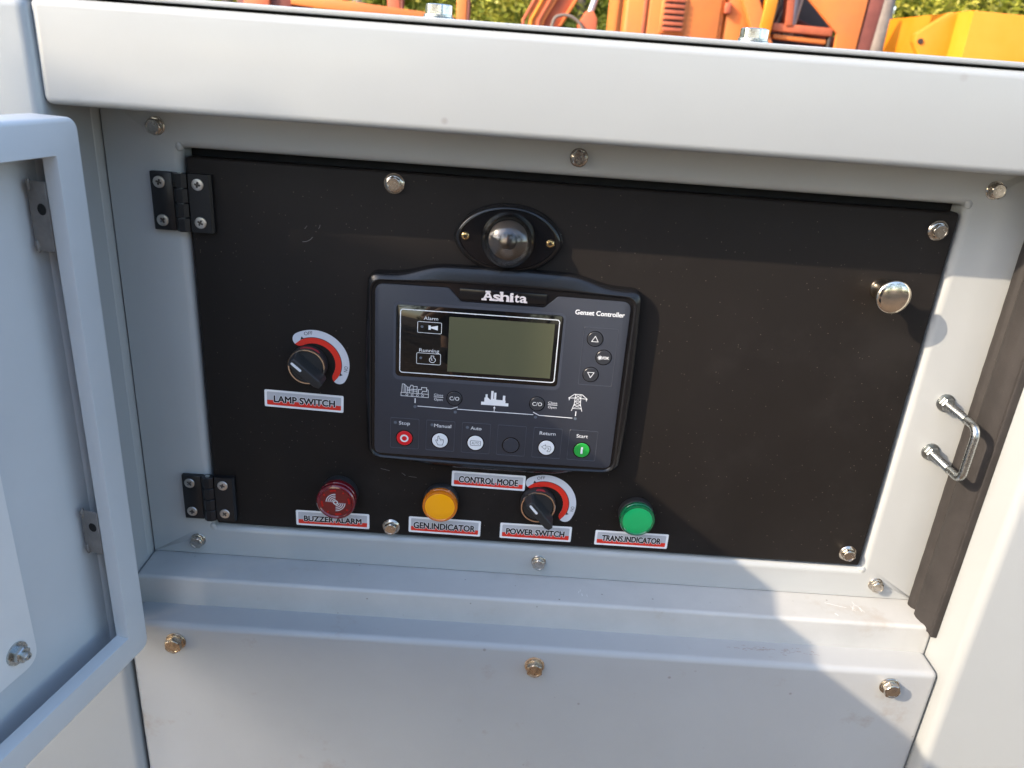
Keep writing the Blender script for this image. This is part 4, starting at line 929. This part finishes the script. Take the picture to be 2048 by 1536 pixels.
# trees across the yard, seen in the shiny dome and paint
YL = ["dark tree across the yard, farthest left", "dark tree across the yard, second from the left", "tree across the yard left of the camera", "tree across the yard straight behind the camera",
      "tree across the yard right of the camera", "dark tree across the yard, second from the right", "dark tree across the yard, farthest right"]
for i, (x, y) in enumerate([(-10, -9), (-7, -10), (-3.6, -9.6), (-.4, -9.0), (2.8, -9.4), (6.0, -8.6), (9.2, -7)]):
    tree(x, y, 6.6, 3.6, 80 + i, YL[i], lm[2], n=6000, z0=.3, group="trees across the yard", leaf=.17)

# ------------------------------------------------------------------ unseen corrugated screen added at left front to shade the area under the door
nb = thing("shade_screen", "unseen tall grey corrugated screen added at left to shade the bay", "shade screen", -3650, -1180, GZ)
R = []
for zz in (80, 2768):
    P = [(-1180 + i * 20, 9 * math.sin(i * .9), zz) for i in range(119)]
    R.append(P + [(x, y - 3, z) for x, y, z in reversed(P)])
loops("shade_screen_sheet", R, 'paint_in', nb, True, True, smooth=60)
for k in range(4): box("post", -1190 + k * 785, -1150 + k * 785, -52, -12, 0, 2780, 'gap' if 0 else 'plate_silver', nb, bevel=3)
for z in (400, 1500, 2600): box("rail", -1180, 1180, -42, -14, z - 25, z + 25, 'plate_silver', nb, bevel=2)

# ------------------------------------------------------------------ photographer, mirrored in the dome and the paint
ppl = thing("person", "person in a dark shirt and shorts standing before the canopy, holding up a phone", "person", -46, -1080, GZ)
pm = dict(skin=mat("skin", (.42, .25, .17), .5), shirt=mat("dark_shirt", (.035, .038, .045), .85, bump=.001, bscale=60), shorts=mat("dark_shorts", (.03, .03, .032), .85, bump=.001, bscale=60), hair=mat("black_hair", (.012, .01, .009), .5), shoe=mat("dark_shoe", (.02, .02, .02), .6), eye=mat("eye_white", (.6, .6, .58), .2))
def skinned(name, verts, edges, radii, material, parent, sub=2, root=0):
    me = bpy.data.meshes.new(name); me.from_pydata([(a * MM, b_ * MM, c * MM) for a, b_, c in verts], edges, [])
    o = bpy.data.objects.new(name, me); COL.objects.link(o); sk = o.modifiers.new("skin", 'SKIN'); sk.use_smooth_shade = True
    for i, r in enumerate(radii):
        v = me.skin_vertices[0].data[i]; v.radius = ((r, r) if not isinstance(r, tuple) else r); v.radius = tuple(q * MM for q in v.radius); v.use_root = (i == root)
    su = o.modifiers.new("sub", 'SUBSURF'); su.levels = sub; su.render_levels = sub
    bpy.context.view_layer.update(); dg = bpy.context.evaluated_depsgraph_get(); m2 = bpy.data.meshes.new_from_object(o.evaluated_get(dg))
    bpy.data.objects.remove(o); return link(name, m2, material, parent, 80)
bv = [(0, 0, 930), (0, 0, 1080), (0, 5, 1250), (0, 0, 1400), (0, 5, 1490), (0, 20, 1560), (0, 30, 1640), (0, 25, 1700),
      (90, 0, 880), (105, 20, 500), (110, -10, 120), (115, 10, 60), (120, 130, 35), (-90, 0, 880), (-105, 20, 500), (-110, -10, 120), (-115, 10, 60), (-120, 130, 35),
      (175, 0, 1415), (215, 20, 1160), (95, 300, 1290), (62, 370, 1345), (-175, 0, 1415), (-215, 20, 1160), (-95, 300, 1290), (-62, 370, 1345)]
be = [(0, 1), (1, 2), (2, 3), (3, 4), (4, 5), (5, 6), (6, 7), (0, 8), (8, 9), (9, 10), (10, 11), (11, 12), (0, 13), (13, 14), (14, 15), (15, 16), (16, 17), (3, 18), (18, 19), (19, 20), (20, 21), (3, 22), (22, 23), (23, 24), (24, 25)]
br = [(150, 110), (135, 100), (155, 110), (150, 95), 58, 60, (82, 95), (62, 75), 92, 62, 38, 42, 34, 92, 62, 38, 42, 34, 58, 42, 30, (38, 20), 58, 42, 30, (38, 20)]
skinned("body", bv, be, br, pm['skin'], ppl)
skinned("shirt", [(0, 0, 960), (0, 0, 1080), (0, 5, 1250), (0, 0, 1400), (0, 3, 1450), (178, 0, 1412), (205, 8, 1270), (-178, 0, 1412), (-205, 8, 1270)], [(0, 1), (1, 2), (2, 3), (3, 4), (3, 5), (5, 6), (3, 7), (7, 8)],
        [(185, 140), (178, 135), (190, 140), (175, 118), (95, 80), 78, 70, 78, 70], pm['shirt'], ppl)
skinned("shorts", [(0, 0, 980), (0, 0, 900), (95, 0, 830), (105, 12, 560), (-95, 0, 830), (-105, 12, 560)], [(0, 1), (1, 2), (2, 3), (1, 4), (4, 5)], [(172, 130), (172, 130), 112, 100, 112, 100], pm['shorts'], ppl)
bead(0, 15, 1690, 88, 100, 75, "hair", pm['hair'], ppl, 3); bead(0, 132, 1625, 11, 16, 22, "nose", pm['skin'], ppl, 4)
for sgn in (-1, 1):
    bead(sgn * 32, 112, 1655, 13, 9, 8, "eye", pm['eye'], ppl, 6); bead(sgn * 84, 25, 1640, 9, 18, 30, "ear", pm['skin'], ppl, 8)
    fv = [(sgn * 62, 385, 1352)]; fe = []; frd = [14]
    for k, (dx, dz, L1) in enumerate(((-14, 34, 26), (-4, 40, 30), (8, 38, 28), (18, 30, 22), (-26, 6, 24))):
        n0 = len(fv); fv += [(sgn * (62 + dx), 400, 1352 + dz * .5), (sgn * (62 + dx - 6), 430, 1352 + dz * .8), (sgn * (62 + dx - 16), 436, 1352 + dz * .8 + 4)]; fe += [(0, n0), (n0, n0 + 1), (n0 + 1, n0 + 2)]; frd += [9, 8.5, 7.5]
    skinned("hand", fv, fe, frd, pm['skin'], ppl, sub=1)
    skinned("shoe", [(sgn * 115, -25, 45), (sgn * 118, 60, 42), (sgn * 122, 160, 34)], [(0, 1), (1, 2)], [44, 46, 36], pm['shoe'], ppl, sub=1)
bead(0, 112, 1592, 24, 8, 7, "mouth", mat("lips", (.35, .14, .11), .5), ppl, 9)
ph = thing("smartphone", "black smartphone held up in both hands before the open bay", "phone", -46, -640, 416 - 12)
box("phone_case", -78, 78, -5, 4, -38, 38, 'plastic_s', ph, bevel=3.5); box("phone_screen", -72, 72, -5.4, -5, -34, 34, 'glass', ph, bevel=.1, seg=1)
ph.rotation_euler = (_p, _r, 0)
